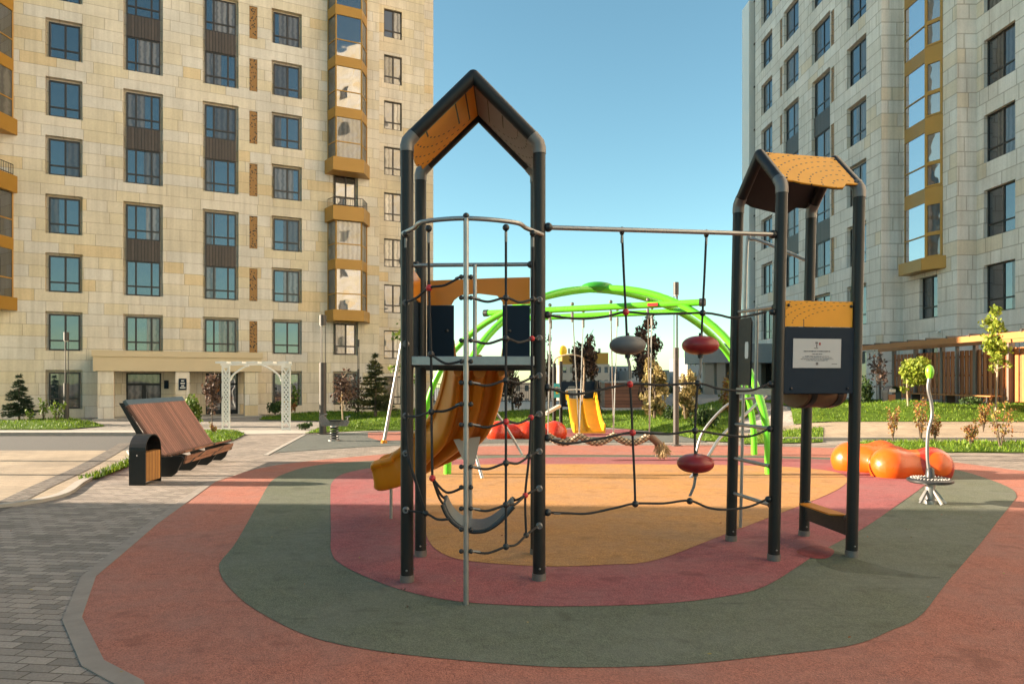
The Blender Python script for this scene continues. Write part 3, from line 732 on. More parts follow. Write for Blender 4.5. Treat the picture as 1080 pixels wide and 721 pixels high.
d2 = 2.2; w5 = (sx(405, d2), sx(424, d2)); h5 = [(*w5, ROW(k)-.15, ROW(k)-.15+1.86) for k in range(0, 9)]
xe = sx(447.5, d2)
m.quad((xr,0,-.3),(xr,d2,-.3),(xr,d2,TOP),(xr,0,TOP))
wall(m, xr, xe, -.3, TOP, h5, d2)
m.quad((xe,d2,-.3),(xe,6,-.3),(xe,6,TOP),(xe,d2,TOP)); x6 = sx(457, 6)
m.quad((xe,6,-.3),(x6,6,-.3),(x6,6,TOP),(xe,6,TOP)); DP = 42; m.quad((x6,6,-.3),(x6,DP,-.3),(x6,DP,TOP),(x6,6,TOP))
m.quad((x6,DP,-.3),(LE,DP,-.3),(LE,DP,TOP),(x6,DP,TOP)); m.quad((LE,DP,-.3),(LE,0,-.3),(LE,0,TOP),(LE,DP,TOP))
m.add([(LE,0,TOP),(xr,0,TOP),(xr,d2,TOP),(xe,d2,TOP),(xe,6,TOP),(x6,6,TOP),(x6,DP,TOP),(LE,DP,TOP)], [tuple(range(8))])
m.build('wall', M['stoneL'], BL, False, recalc=False)
for a in wins: win(BL, *a[:2], a[2], a[3], a[4], .22, a[5])
for h in h5: win(BL, h[0], h[2], h[1]-h[0], 1.86, 2, d2+.2, 'glass_painted_refl')
for c in (w2, w3):
    for k in (2, 4, 6, 8):
        m = MB(); m.b2((c[0],.10,ROW(k)+WH+.005),(c[1],.24,ROW(k+1)-.005)); m.build('spandrel', M['spandrel'], BL, False)
for k in range(1, 9):
    m = MB(); m.b2((grl[0]+.01,.03,ROW(k)),(grl[1]-.01,.10,ROW(k)+1.82)); m.build('grille', M['grille'], BL, False)
def bay(parent, x0, x1, dep, secs, mg, slabs, y0=0., cut=.55, band=None):
    """faceted bay: secs glazed (z0, z1); slabs (z0, z1, overhang)"""
    def plan(g): return [(x0-g, y0-.002), (x0+cut*.5-g, y0-dep-g), (x1-cut-.0+g*.5, y0-dep-g), (x1+g, y0-.002)]
    for z0, z1, g in slabs:
        m = MB(); m.prism(plan(g), lambda u, v, t: (u, v, t), z0, z1); m.build('bay_slab', M['gold'], parent, False, bevel=.015)
    for z0, z1 in secs:
        Pn = plan(-.03); m = MB(); g = MB()
        for i in range(3):
            a, b = Vector((*Pn[i], 0)), Vector((*Pn[i+1], 0)); d = (b-a).normalized(); n = Vector((d.y, -d.x, 0))
            g.quad(a+Vector((0,0,z0)), b+Vector((0,0,z0)), b+Vector((0,0,z1)), a+Vector((0,0,z1)))
            zm = z0+(z1-z0)*.4
            m.beam(a+Vector((0,0,zm)), b+Vector((0,0,zm)), .05, .06)
        for p in Pn: m.tube([(p[0],p[1],z0),(p[0],p[1],z1)], .05, 6)
        f = m.build('bay_window', M['gold'] if mg else M['frame'], parent, False); g.build('pane', M['glass_bay'], f, False, recalc=False)
b0, b1 = sx(345.5), sx(387)
zs = [(6.1,8.5),(9.1,11.35)] ; 
secs = zs + [(15.05+3*i, 17.45+3*i) for i in range(4)]
slabs = [(5.45,6.1,.18),(8.5,9.1,.02),(11.35,12.2,.18),(14.25,15.05,.18)] + [(17.45+3*i, 18.05+3*i, .02) for i in range(4)]
bay(BL, b0, b1, 1.0, secs, True, slabs)
lb1 = sx(14, -.0)
bay(BL, lb1-2.75, lb1, 1.0, secs, True, slabs)
def balcony(x0, x1):
    m = MB(); z0 = 12.2; pl = [(x0,-.05),(x0+.25,-1.02),(x1-.5,-1.02),(x1,-.05)]
    for i in range(3):
        a, b = Vector((*pl[i], z0)), Vector((*pl[i+1], z0))
        for zz in (.08, .55): m.beam(a+Vector((0,0,zz)), b+Vector((0,0,zz)), .03, .03)
        n = max(3, int((b-a).length/.14))
        for j in range(n+1): p = a.lerp(b, j/n); m.beam(p, p+Vector((0,0,.55)), .018, .018, (1,0,0))
    m.build('balcony_railing', M['black_metal'], BL, False)
balcony(b0, b1); balcony(lb1-2.75, lb1)
# entrance: canopy, pillars, doors, steps, plates
m = MB(); ca, cb = sx(98, -2.3), sx(276, -2.3)
m.b2((ca,-2.3,2.42),(cb,-.003,3.15)); m.b2((ca-.06,-2.36,3.15),(cb+.06,-.003,3.45)); can = m.build('canopy', simple('canopy_render', (.60,.48,.31), .7, 0, .08, 1), BL, False)
for a, b in ((103,120),(185,200),(258,272)):
    m = MB(); m.b2((sx(a,-2.2),-2.22,-.2),(sx(b,-2.2),-1.5,2.418)); m.build('pillar', M['stoneL'], BL, False)
m = MB(); m.b2((ca,-2.6,-.25),(cb,-.003,.04)); m.build('step', M['conc'], BL, False)
for a, b in (dA, dB):
    m = MB(); w = b-a
    m.b2((a,.10,.05),(a+.08,.2,2.35)); m.b2((b-.08,.10,.05),(b,.2,2.35)); m.b2((a+.08,.1,2.27),(b-.08,.2,2.35)); m.b2((a+.08,.1,1.68),(b-.08,.2,1.80))
    m.b2((a+w/2-.1,.1,.05),(a+w/2+.1,.2,1.68)); m.b2((a+.08,.1,.05),(a+w/2-.1,.2,.30)); m.b2((a+w/2+.1,.1,.05),(b-.08,.2,.30))
    d = m.build('door', M['black_metal'], BL, False)
    g = MB(); g.quad((a+.08,.17,.3),(b-.08,.17,.3),(b-.08,.17,2.3),(a+.08,.17,2.3)); g.build('pane', M['glass'], d, False, recalc=False)
    g = MB(); g.tube([(a+w/2-.13,.06,.75),(a+w/2-.13,.06,1.35)], .02, 6); g.tube([(a+w/2+.13,.06,.75),(a+w/2+.13,.06,1.35)], .02, 6); g.build('handle', M['steel'], d, False)
sA = sx(188.5,-2.25); sB = sx(196.8,-2.25)
m = MB(); m.b2((sA,-2.25,1.45),(sB,-2.222,2.05)); pl_ = m.build('wall_sign', M['panel_dark'], BL, False)
m = MB(); cxs = (sA+sB)/2
for zz, hw in ((1.93,.07),(1.80,.10),(1.67,.07),(1.57,.13)): m.b2((cxs-hw,-2.256,zz-.025),(cxs+hw,-2.2505,zz+.025))
m.build('lettering', M['white'], pl_, False)
m = MB(); m.b2((sx(173),-.05,1.5),(sx(178),-.002,1.95)); m.build('intercom', M['panel_dark'], BL, False)
# ---- grey building on the right
al = math.atan(.0205); RB0 = (23-.0205*41.5, 41.5)
BR = empty('apartment_building', (RB0[0], RB0[1], 0), 'tall pale grey stone apartment block behind the slat fence and timber pergola', 'building', None, -PI/2+al)
def Zl(Z): return -(Z-41.5)          # along the facade, towards the camera
def pz(px, D): return F*D/(px-525.)
RR = lambda k: 1.55+3.9*k
RH = 2.47; TR = 56
holes = []; wins = []
def cw(pa, pb, D): return Zl(pz(pa, D)), Zl(pz(pb, D))
cols = [cw(803.3,813.8,23), cw(827,841.5,23), cw(856.8,874.5,23), cw(893.9,912.5,23)]
for i, c in enumerate(cols):
    ks = list(range(0, 9))
    if i in (1, 2):
        for k in (2, 4): holes.append((c[0]-.12, c[1]+.12, RR(k)-.02, RR(k+1)+RH+.14)); wins += [(c[0], RR(k), c[1]-c[0], RH), (c[0], RR(k+1), c[1]-c[0], RH)]
        ks = [0,1,6,7,8]
    for k in ks: holes.append((c[0]-.12, c[1]+.12, RR(k)-.02, RR(k)+RH+.14)); wins.append((c[0], RR(k), c[1]-c[0], RH))
gr = [cw(822.4,825.2,23), cw(876.3,879.8,23)]
for g in gr:
    for k in range(2, 9): holes.append((*g, RR(k), RR(k)+2.4))
m = MB(); xa = Zl(pz(796.5,23)); xb = Zl(41.5); wall(m, xa, xb, -.2, TR, holes, 0., .3)
m.quad((xb,0,-.2),(xb,1.3,-.2),(xb,1.3,TR),(xb,0,TR))
x2 = Zl(36.6); c2 = cw(970,989,24.3); h2 = [(*c2, RR(k), RR(k)+2.35) for k in (0,1)]
wall(m, xb, x2, -.2, TR, h2, 1.3, .3)
m.quad((x2,1.3,-.2),(x2,2.35,-.2),(x2,2.35,TR),(x2,1.3,TR))
cB = cw(1038.3,1071.5,25.35); hB = [(*cB, RR(k), RR(k)+RH) for k in range(0,8)] + [(cB[0]+6, cB[1]+6, RR(k), RR(k)+RH) for k in range(0,8)]
x3 = Zl(18); wall(m, x2, x3, -.2, TR, hB, 2.35, .3)
m.quad((x3,2.35,-.2),(x3,24,-.2),(x3,24,TR),(x3,2.35,TR)); m.quad((x3,24,-.2),(xa-3,24,-.2),(xa-3,24,TR),(x3,24,TR))
m.quad((xa-1.2,24,-.2),(xa-1.2,.6,-.2),(xa-1.2,.6,TR),(xa-1.2,24,TR))
m.quad((xa,.6,-.2),(xa,0,-.2),(xa,0,TR),(xa,.6,TR))
m.add([(xa,0,TR),(xb,0,TR),(xb,1.3,TR),(x2,1.3,TR),(x2,2.35,TR),(x3,2.35,TR),(x3,24,TR),(xa-1.2,24,TR),(xa-1.2,.6,TR),(xa,.6,TR)], [tuple(range(10))])
m.build('wall', M['stoneR'], BR, False, recalc=False)
for a in wins: win(BR, *a, 2, .27)
for h in h2: win(BR, h[0], h[2], h[1]-h[0], 2.35, 2, 1.3+.27)
for h in hB: win(BR, h[0], h[2], h[1]-h[0], RH, 2, 2.35+.27)
for c in cols[1:3]:
    for k in (2, 4): mm = MB(); mm.b2((c[0],.14,RR(k)+RH+.005),(c[1],.3,RR(k+1)-.005)); mm.build('spandrel', M['spandrel'], BR, False)
for g in gr:
    for k in range(2, 9): mm = MB(); mm.b2((g[0]+.01,.04,RR(k)+.02),(g[1]-.01,.12,RR(k)+2.38)); mm.build('grille', M['grille'], BR, False)
mm = MB(); mm.b2((xa,-.08,3.75),(xb,-.003,4.0)); mm.build('cornice', M['stoneR'], BR, False)
# recessed glass column and the far-end fin, painted white for the sunlight on it
mm = MB()
for k in range(0, 12): mm.b2((xa-1.2,.30,1.2+3.9*k),(xa-.002,.36,1.34+3.9*k))
f = mm.build('stair_glazing', M['frame'], BR, False); g = MB(); g.quad((xa-1.2,.4,0),(xa,.4,0),(xa,.4,TR),(xa-1.2,.4,TR)); g.build('pane', M['glass_sky'], f, False, recalc=False)
mm = MB(); mm.b2((xa-3.0,-.12,-.2),(xa-1.2,.58,36.5)); mm.build('fin', M['white'], BR, False)
# ochre bay of the right building (left face glazed, oblique ochre cheek)
zA, zB, zC = Zl(40.5), Zl(38.56), Zl(37.75)
def bp(g): return [(zA-g*.5,1.298),(zA-g*.5,.8-g),(zB+g*.4,.8-g),(zC+g,1.298)]
mm = MB(); mm.prism(bp(.28), lambda u,v,t:(u,v,t), 8.05, 8.74); mm.build('bay_slab', M['gold'], BR, False, bevel=.02)
for i in range(7):
    z0 = 8.76+3.9*i
    mm = MB(); mm.prism(bp(0), lambda u,v,t:(u,v,t), z0+3.08, z0+3.88); mm.build('bay_band', M['gold'], BR, False)
    mm = MB(); q = bp(-.02)
    mm.beam((q[1][0],q[1][1],z0+1.25),(q[2][0],q[2][1],z0+1.25),.05,.07)
    for p in q[1:3]: mm.beam((p[0],p[1],z0-.03),(p[0],p[1],z0+3.1),.04,.04,(1,0,0))
    # oblique cheek: ochre frame with two small windows
    a, b = Vector((q[2][0],q[2][1],0)), Vector((q[3][0],q[3][1],0)); d = b-a
    for t0, t1, u0, u1 in ((0,.14,0,3.08),(.86,1,0,3.08),(.14,.86,0,.1),(.14,.86,1.2,1.4),(.14,.86,2.9,3.08)):
        c0, c1 = a+d*t0, a+d*t1; mm.beam(Vector((c0.x,c0.y,z0+(u0+u1)/2)), Vector((c1.x,c1.y,z0+(u0+u1)/2)), .06, u1-u0)
    f = mm.build('bay_window', M['gold'], BR, False)
    g = MB(); g.quad((q[1][0],q[1][1]+.02,z0),(q[2][0],q[2][1]+.02,z0),(q[2][0],q[2][1]+.02,z0+3.1),(q[1][0],q[1][1]+.02,z0+3.1)); g.build('pane', M['glass_sky'], f, False, recalc=False)
    g = MB(); o_ = Vector((.0,.03,0)); g.quad(a+o_+Vector((0,0,z0)), b+o_+Vector((0,0,z0)), b+o_+Vector((0,0,z0+3.1)), a+o_+Vector((0,0,z0+3.1))); g.build('pane', M['glass'], f, False, recalc=False)
for zz in (4.6,):
    mm = MB(); mm.box((Zl(38.0),1.2,zz),(.12,.16,.1)); mm.beam((Zl(38.0),1.15,zz),(Zl(37.4),.9,zz+.05),.05,.05); mm.build('wall_camera', M['white'], BR, False)
# ---- neighbouring block to the left, out of frame (its shadow lies on the foreground)
NB = empty('neighbour_building', (-34, 2, 0), 'cream apartment block standing beside the forecourt left of the view', 'building')
m = MB(); sec = []
for j in range(6):
    for k in range(7): sec.append((2.5+5*j, 4.3+5*j, ROW(k), ROW(k)+WH))
mm = MB(); wall(mm, 0, 33, -.3, 22, sec)
vs = [(p[1]*-1+2.0, 12.4-2-p[0]*1.0, p[2]) for p in mm.v]      # facade turned to face +x
m.v = vs; m.f = mm.f
m.b2((-14,-20.84,-.3),(1.7,10.39,22)); m.build('wall', M['stoneL'], NB, False)
for a in sec: 
    o = win(NB, 0, a[2], a[1]-a[0], WH, 2); o.location = (2-.22, 10.4-a[1], a[2]); o.rotation_euler = (0,0,PI/2)
OB = empty('bounce_building', (38, -9, 0), 'unseen cream block added behind and right of the viewpoint to bounce sunlight', 'building')  # out-of-view block added so its sunlit face brightens the cream facade
mm = MB(); sec = [(3+6*j, 5+6*j, ROW(k)+1, ROW(k)+1+WH) for j in range(6) for k in range(0, 18, 2)]
wall(mm, 0, 42, -.3, 58, sec); m = MB(); m.v = [(p[1], 21-p[0], p[2]) for p in mm.v]; m.f = mm.f
m.b2((.6,-20.9,-.3),(16,20.9,58)); m.build('wall', M['stoneL'], OB, False)
for a in sec:
    o = win(OB, 0, a[2], a[1]-a[0], WH, 2); o.location = (.22, 21-a[0], a[2]); o.rotation_euler = (0,0,-PI/2)
# ---- far buildings beyond the terrace
def farblock(x0, x1, y, z1, depth, label, mat, crown=None, floors=5, cols=6, zb=-9):
    o = empty('far_building', ((x0+x1)/2, y, zb), label, 'building'); h = z1-zb; w = x1-x0; m = MB()
    hs = []
    for k in range(floors):
        for c in range(cols):
            a = -w/2+w*(c+.25)/cols; hs.append((a, a+w*.5/cols, h*(k+.35)/floors, h*(k+.8)/floors))
    wall(m, -w/2, w/2, 0, h, hs, 0, .4)
    m.quad((w/2,0,0),(w/2,depth,0),(w/2,depth,h),(w/2,0,h)); m.quad((-w/2,0,0),(-w/2,depth,0),(-w/2,depth,h),(-w/2,0,h)); m.quad((-w/2,0,h),(w/2,0,h),(w/2,depth,h),(-w/2,depth,h))
    m.build('wall', mat, o, False, recalc=False)
    for a in hs: g = MB(); g.quad((a[0],.38,a[2]),(a[1],.38,a[2]),(a[1],.38,a[3]),(a[0],.38,a[3])); g.build('window', M['glass'], o, False, recalc=False)
    if crown:
        g = MB()
        for a, b, t in crown: g.b2((w*a-w/2,.5,h+.005),(w*b-w/2,depth*.8,h+t))
        g.build('roof_storey', M['gold'], o, False)
        for k in range(5):
            g = MB(); g.b2((w*(.15+.16*k)-w/2,2,h+2.4),(w*(.15+.16*k)-w/2+.5,2.5,h+2.4+1.1+.5*(k%2)))
            g.build('chimney', M['roofgrey'], o, False)
    return o
def X(px, Y): return (px-CX)/F*Y
farblock(X(592,150), X(643,150), 150, 5.3, 16, 'far grey and brown apartment block with an orange top storey', M['stonefar'], [(.02,.26,1.9),(.55,.98,2.5)], 5, 7)
farblock(X(643,165), X(666,165), 165, 5.2, 16, 'far grey apartment block between the two purple trees', M['roofgrey'], None, 5, 5)
farblock(X(664,150), X(700,150), 150, 4.0, 16, 'far stepped grey apartment block right of the purple tree', M['roofgrey'], None, 5, 6)
farblock(X(725,140), X(741,140), 140, 6.5, 16, 'far narrow grey tower block behind the upper red seat', M['roofgrey'], None, 6, 3)
farblock(X(700,190), X(722,190), 190, 4.6, 16, 'pale far apartment block left of the tall lamp post', M['stonefar'], None, 5, 5)
farblock(X(570,170), X(590,170), 170, 5.0, 16, 'far grey apartment block right of the climbing tower', M['roofgrey'], None, 5, 4)
farblock(X(470,180), X(560,180), 180, 1.2, 16, 'far low apartment block seen under the climbing tower deck', M['stonefar'], None, 3, 10)
# terrace railing, timber hut and grey colonnade
RL = empty('terrace_railing', (X(600,60), 60, 0), 'long dark railing along the far edge of the terrace', 'railing')
m = MB()
for zz in (.12, 1.62): m.beam((-20,60,zz),(X(742,60),60,zz),.05,.06)
m.beam((-20,60,1.25),(X(742,60),60,1.25),.04,.04)
m.build('rail', M['black_metal'], RL)
m = MB(); xx = -20
while xx < X(742,60): m.b2((xx-.016,59.98,.13),(xx+.016,60.02,1.6)); xx += .16
m.build('bars', M['black_metal'], RL)
for i in range(17):
    xx = -20+2.2*i; 
    if xx > X(742,60): break
    m = MB(); m.b2((xx-.05,59.94,0),(xx+.05,60.06,1.7)); m.build('post', M['black_metal'], RL)
for i, px in enumerate(range(702, 740, 9)):
    bush(X(px,61.5), 61.5, .9, 1.35, 'leaf_dark', 'dark shrubs growing behind the terrace railing', 260, .14, 0, 'shrubs behind the railing')
HT = empty('timber_hut', (X(658,50), 50, 0), 'low reddish timber clad hut on the terrace between the purple trees', 'hut')
m = MB(); m.b2((X(636,50),49,0),(X(683,50),52,1.75)); m.build('wall', M['far_wood'], HT)
m = MB(); m.b2((X(635,50),48.8,1.755),(X(684,50),52.2,1.9)); m.build('roof', M['roofgrey'], HT)
CL = empty('colonnade', (X(762,57), 58, 0), 'low grey roofed colonnade joining the far end of the grey building', 'colonnade')
m = MB(); m.b2((X(738,57),56,3.35),(23,62,4.9)); m.build('roof', M['roofgrey'], CL)
m = MB(); m.b2((X(737,57)+2.2,60,0),(23,62,3.345)); m.build('wall', M['stonefar'], CL)
for px in (745.5, 758, 775, 795): m = MB(); m.b2((X(px,57)-.35,56.3,0),(X(px,57)+.35,57.0,3.345)); m.build('pillar', M['stonefar'], CL)

# ---- fence and pergola along the grey building
def RW(D, Z): return (D-.0205*Z, Z)
FN = empty('slat_fence', (*RW(22.5,29), .8), 'brown vertical slat fence on grey posts below the timber pergola', 'fence')
zp = [18.6]+[pz(px,22.5)for px in (1067,1029,994,968,943)][0:]
zp = sorted([20.0, 22.6, 25.2, 27.7, pz(1067,22.5), pz(1029,22.5), pz(994,22.5), pz(966,22.5), pz(943,22.5)])
for i, Z in enumerate(zp):
    x, y = RW(22.5, Z); m = MB(); m.box((x,y,2.2),(.16,.20,3.0)); m.build('post', M['fpost'], FN)
    if i < len(zp)-1:
        m = MB(); Z2 = zp[i+1]; n = max(2, int((Z2-Z-.2)/.165))
        for j in range(n):
            zz = Z+.10+(Z2-Z-.20)*(j+.5)/n; p = RW(22.5+(.03 if j % 2 else -.03), zz)
            m.box((p[0],p[1],2.18),(.03,(Z2-Z-.20)/n*1.08,2.42))
        for zz in (1.3, 2.2, 3.1):
            a, b = RW(22.56, Z+.12), RW(22.56, Z2-.12); m.beam((*a,zz),(*b,zz),.04,.08)
        m.build('panel', M['fence_wood'], FN)
PG = empty('pergola', (*RW(20.5,32), .8), 'long timber pergola beam roof running along the grey building', 'pergola')
m = MB(); a, b = RW(20.5,19), RW(20.5,40.5); m.beam((*a,3.75),(*b,3.75),.12,.26); m.build('beam', M['beam_wood'], PG)
m = MB(); a, b = RW(22.3,19), RW(22.3,40.5); m.beam((*a,3.70),(*b,3.70),.12,.2); m.build('beam', M['beam_wood'], PG)
for Z in np.arange(19.5, 40.5, 1.5):
    m = MB(); m.beam((*RW(20.4,Z),3.92),(*RW(22.6,Z),3.92),.08,.11); m.build('rafter', M['lamp'], PG)
for Z in np.arange(20, 41, 3.4):
    m = MB(); p = RW(22.3,Z); m.box((p[0],p[1],2.2),(.12,.12,2.79)); m.build('post', M['fpost'], PG)
LB = empty('long_bench', (*RW(21.3,30.5), .85), 'long low timber bench in front of the slat fence', 'bench')
m = MB(); 
for k in range(4): m.beam((*RW(21.05+.13*k,29.5),1.28),(*RW(21.05+.13*k,35.5),1.28),.11,.05)
m.build('seat', M['beam_wood'], LB)
for Z in (29.8,32.5,35.2): m = MB(); p = RW(21.25,Z); m.box((p[0],p[1],1.03),(.42,.08,.44)); m.build('leg', M['lamp'], LB)

# ------------------------------------------------------------------ the climbing unit
CU = empty('climbing_frame', (1.3, 7.5, 0), 'large black climbing frame of two gabled towers with rope nets and an orange slide', 'climbing frame')
LEAN = .022
def rt(p): return Vector((p[0]+LEAN*p[2], p[1], p[2]))        # the right tower stands slightly out of plumb
PR = .064
FL, FR, BK, BQ = (-1.037,6.84), (.270,6.90), (-1.034,7.83), (.274,7.90)
P1, P2, P3, P4 = (2.713,8.573), (2.89,7.644), (3.733,8.848), (3.835,7.82)
def post(xy, zt, lean=False, eyes=(), dirv=(0,-1)):
    f = rt if lean else (lambda p: Vector(p))
    m = MB(); m.tube([f((*xy,.07)), f((*xy,zt))], PR, 20); o = m.build('post', M['post'], CU, smooth=True)
    m = MB(); m.tube([f((*xy,-.02)), f((*xy,.075))], PR+.006, 20); m.build('base_sleeve', M['galv_dull'], o, smooth=True)
    m = MB()
    for a in (.5, 2.2, 3.9): m.ball(f((xy[0]+math.cos(a-2)*PR, xy[1]+math.sin(a-2)*PR, .13)), .011, 8, 6)
    m.build('bolt', M['steel'], o, smooth=True)
    for z in eyes:
        m = MB(); c = f((xy[0]+dirv[0]*(PR+.012), xy[1]+dirv[1]*(PR+.012), z))
        m.lathe([(.034,-.012),(.034,.0),(.026,.012),(.008,.014)], c, 14, Vector((dirv[0],dirv[1],0)).to_track_quat('Z','Y').to_matrix())
        cc = c+Vector((dirv[0],dirv[1],0))*.02
        m.tube([cc+Vector((math.cos(t)*.022*-dirv[1]+0, 0, math.sin(t)*.022)) + Vector((dirv[0],dirv[1],0))*.012 for t in np.linspace(0, 2*PI, 12)[:-1]], .007, 6, closed=True)
        m.build('eye_bolt', M['steel'], o, smooth=True)
    return o
zz_ = lambda y, Y=6.84: H0+(HY-y)/F*Y
eyeL = [zz_(v) for v in (320,363,438,477,536)]; eyeR = [zz_(v,6.9) for v in (317,357,396,436,475,513.6,552.5)]
ZT = 4.25
post(FL, ZT, eyes=eyeL); post(FR, ZT, eyes=eyeR); post(BK, ZT); post(BQ, ZT)
ZTR = 4.06
for p in (P1, P2, P3, P4): post(p, ZTR, True)
def gable(a, b, zt, rise, f):
    """bent tube over a pair of posts: elbow, two rafters, apex"""
    A, B = Vector((*a, zt)), Vector((*b, zt)); Mx = (A+B)/2; el = .10
    apex = Mx+Vector((0,0,rise+el))
    m = MB(); 
    m.tube([f(A+Vector((0,0,el+.0))+(apex-A-Vector((0,0,el))).normalized()*.03), f(apex)], PR, 20); m.tube([f(B+Vector((0,0,el))+(apex-B-Vector((0,0,el))).normalized()*.03), f(apex)], PR, 20)
    m.ball(f(apex), PR*1.005, 20, 10)
    o = m.build('roof_rafter', M['post'], CU, smooth=True)
    for Q in (A, B):
        d = (apex-Q-Vector((0,0,el))).normalized(); E = Q+Vector((0,0,el))
        m = MB(); m.tube([f(Q-Vector((0,0,.005))), f(Q+Vector((0,0,el*.55))), f(E+Vector((0,0,-.01))+d*.015), f(E+d*.10)], [PR+.005]*4, 20); m.build('elbow', M['galv_dull'], o, smooth=True)
    return apex
idf = lambda p: Vector(p)
apF = gable(FL, FR, ZT, .655, idf); apB = gable(BK, BQ, ZT, .655, idf)
apL = gable(P1, P2, ZTR, .47, rt); apR = gable(P3, P4, ZTR, .47, rt)
def roof_panel(e0, e1, r0, r1, f, mats, drop, th=.016, name='roof_panel', cutd=.06, inner=None):
    """board between two rafters; e = eave ends, r = ridge ends; decorative notched lower edge"""
    e0, e1, r0, r1 = map(Vector, (e0, e1, r0, r1)); n = (e1-e0).cross(r0-e0).normalized()
    if n.z < 0: n = -n
    prof = [(0,0),(.12,0),(.20,-cutd*.35),(.62,-cutd),(.72,-cutd*.9),(.80,0),(1,0),(1,1),(0,1)]
    def pt(u, v, t):
        a = e0.lerp(e1, u); b = r0.lerp(r1, u); return f(a.lerp(b, v)+n*t)
    m = MB(); m.prism(prof, pt, drop, drop+th); o = m.build(name, M[mats], CU)
    if inner:
        m = MB(); m.prism(prof, pt, drop-th*.9, drop-.001); m.build('lining', M[inner], o)
    m = MB()
    for u, v in ((.06,.08),(.94,.08),(.06,.92),(.94,.92)): m.ball(pt(u,v,drop+th), .013, 8, 6)
    m.build('bolt', M['blackpl'], o, smooth=True)
    return o
EL = Vector((0,0,.10))
def lerp3(a, b, t): return Vector(a).lerp(Vector(b), t)
V3 = lambda p, z: Vector((*p, z))
fl, fr, bl, br = V3(FL,ZT)+EL, V3(FR,ZT)+EL, V3(BK,ZT)+EL, V3(BQ,ZT)+EL
roof_panel(lerp3(fl,apF,.03), lerp3(bl,apB,.03), lerp3(fl,apF,1.0), lerp3(bl,apB,1.0), idf, 'panel_orange', -.02)
roof_panel(lerp3(fr,apF,.03), lerp3(br,apB,.03), lerp3(fr,apF,1.0), lerp3(br,apB,1.0), idf, 'panel_grey', -.02)
q1, q2, q3, q4 = [V3(p,ZTR)+EL for p in (P1,P2,P3,P4)]
roof_panel(lerp3(q2,apL,.0), lerp3(q4,apR,.0), lerp3(q2,apL,.97), lerp3(q4,apR,.97), rt, 'panel_orange', .03, inner='panel_black', cutd=.16)
roof_panel(lerp3(q1,apL,.0), lerp3(q3,apR,.0), lerp3(q1,apL,.97), lerp3(q3,apR,.97), rt, 'panel_black', .03, cutd=.16)

# ring rail, centre bar, cross rail of the left tower
ZR = 3.43; BAR = (-.408, 6.15)
ring = curve([(FL[0]-.03,FL[1]-.06,ZR),(FL[0]+.12,6.52,ZR),(-.80,6.28,ZR),(BAR[0],BAR[1],ZR),(.02,6.31,ZR),(FR[0]-.13,6.56,ZR),(FR[0]+.03,FR[1]-.06,ZR)], 8)
m = MB(); m.tube(ring, .021, 12); RING = m.build('ring_rail', M['galv'], CU, smooth=True)
m = MB(); m.tube([(*BAR,0),(*BAR,ZR)], .0245, 14); BARO = m.build('centre_pole', M['galv'], CU, smooth=True)
def conn(parent, c, r=.024, red=False, sc=(1,1,1)):
    m = MB(); m.ball(c, r, 12, 8, sc); return m.build('connector', M['redpl'] if red else M['blackpl'], parent, smooth=True)
for (x, y) in [(BAR[0], BAR[1])]: conn(BARO, (x, y, ZR+.02), .03)
barz = [zz_(v, 6.15) for v in (292,314,359,381,403.5,426,447.6,492,513.6,536,558,581)]
for z in barz:
    conn(BARO, (BAR[0]-.043, BAR[1], z), .022); conn(BARO, (BAR[0]+.043, BAR[1], z), .022)
m = MB(); m.tube([(FL[0],FL[1]+.02,3.13),(FR[0],FR[1]+.02,3.15)], .02, 12); CR = m.build('cross_rail', M['galv'], CU, smooth=True)
for xx in (FL[0]+.085, FR[0]-.085): conn(CR, (xx, 6.88, 3.14), .036)
m = MB(); m.tube([(-.368,6.87,2.22),(-.368,6.87,3.14)], .02, 12); m.build('rail_upright', M['galv'], CU, smooth=True)
m = MB(); m.b2((FL[0]+.05,6.85,2.185),(FR[0]-.05,7.86,2.225)); DK = m.build('deck', M['panel_dark'], CU)
m = MB(); m.b2((FL[0]+.05,6.80,2.138),(FR[0]-.05,6.848,2.228)); m.build('deck_edge', M['galv'], DK, bevel=.006)
m = MB(); m.b2((FL[0]+.05,6.86,2.12),(FR[0]-.05,6.90,2.183)); m.b2((FL[0]+.05,7.80,2.10),(FR[0]-.05,7.85,2.183)); m.build('deck_joist', M['panel_black'], DK)
# back barrier with the slide opening: orange upper board over dark board
YB = 7.87
def bfn(u, v, t): return (u, t, v)
xL, xR = BK[0]+.07, BQ[0]-.07; oL, oR = at(479,0,YB).x, at(530,0,YB).x
m = MB(); poly = [(xL,2.84),(oL-.03,2.845),(oL+.0,2.90),(oL+.07,2.955),(-.38,2.975),(oR-.06,2.95),(oR,2.88),(oR+.0,2.845),(xR,2.86),(xR,3.16),(-.2,3.15),(xL,3.12)]
m.prism(poly, bfn, YB-.012, YB+.012); m.build('barrier_board', M['slide'], CU)
for a, b, q in ((xL, oL, 1), (oR, xR, -1)):
    m = MB(); poly = [(a,2.24),(b,2.24),(b,2.84),(a,2.84)]; m.prism(poly, bfn, YB-.03, YB-.011); o = m.build('barrier_panel', M['panel_dark'], CU, bevel=.004)
    m = MB(); xx = b-.08 if q == 1 else a+.08
    m.ball((xx,YB-.034,2.55), .02, 10, 6, (1,.4,1)); m.build('bolt', M['blackpl'], o, smooth=True)
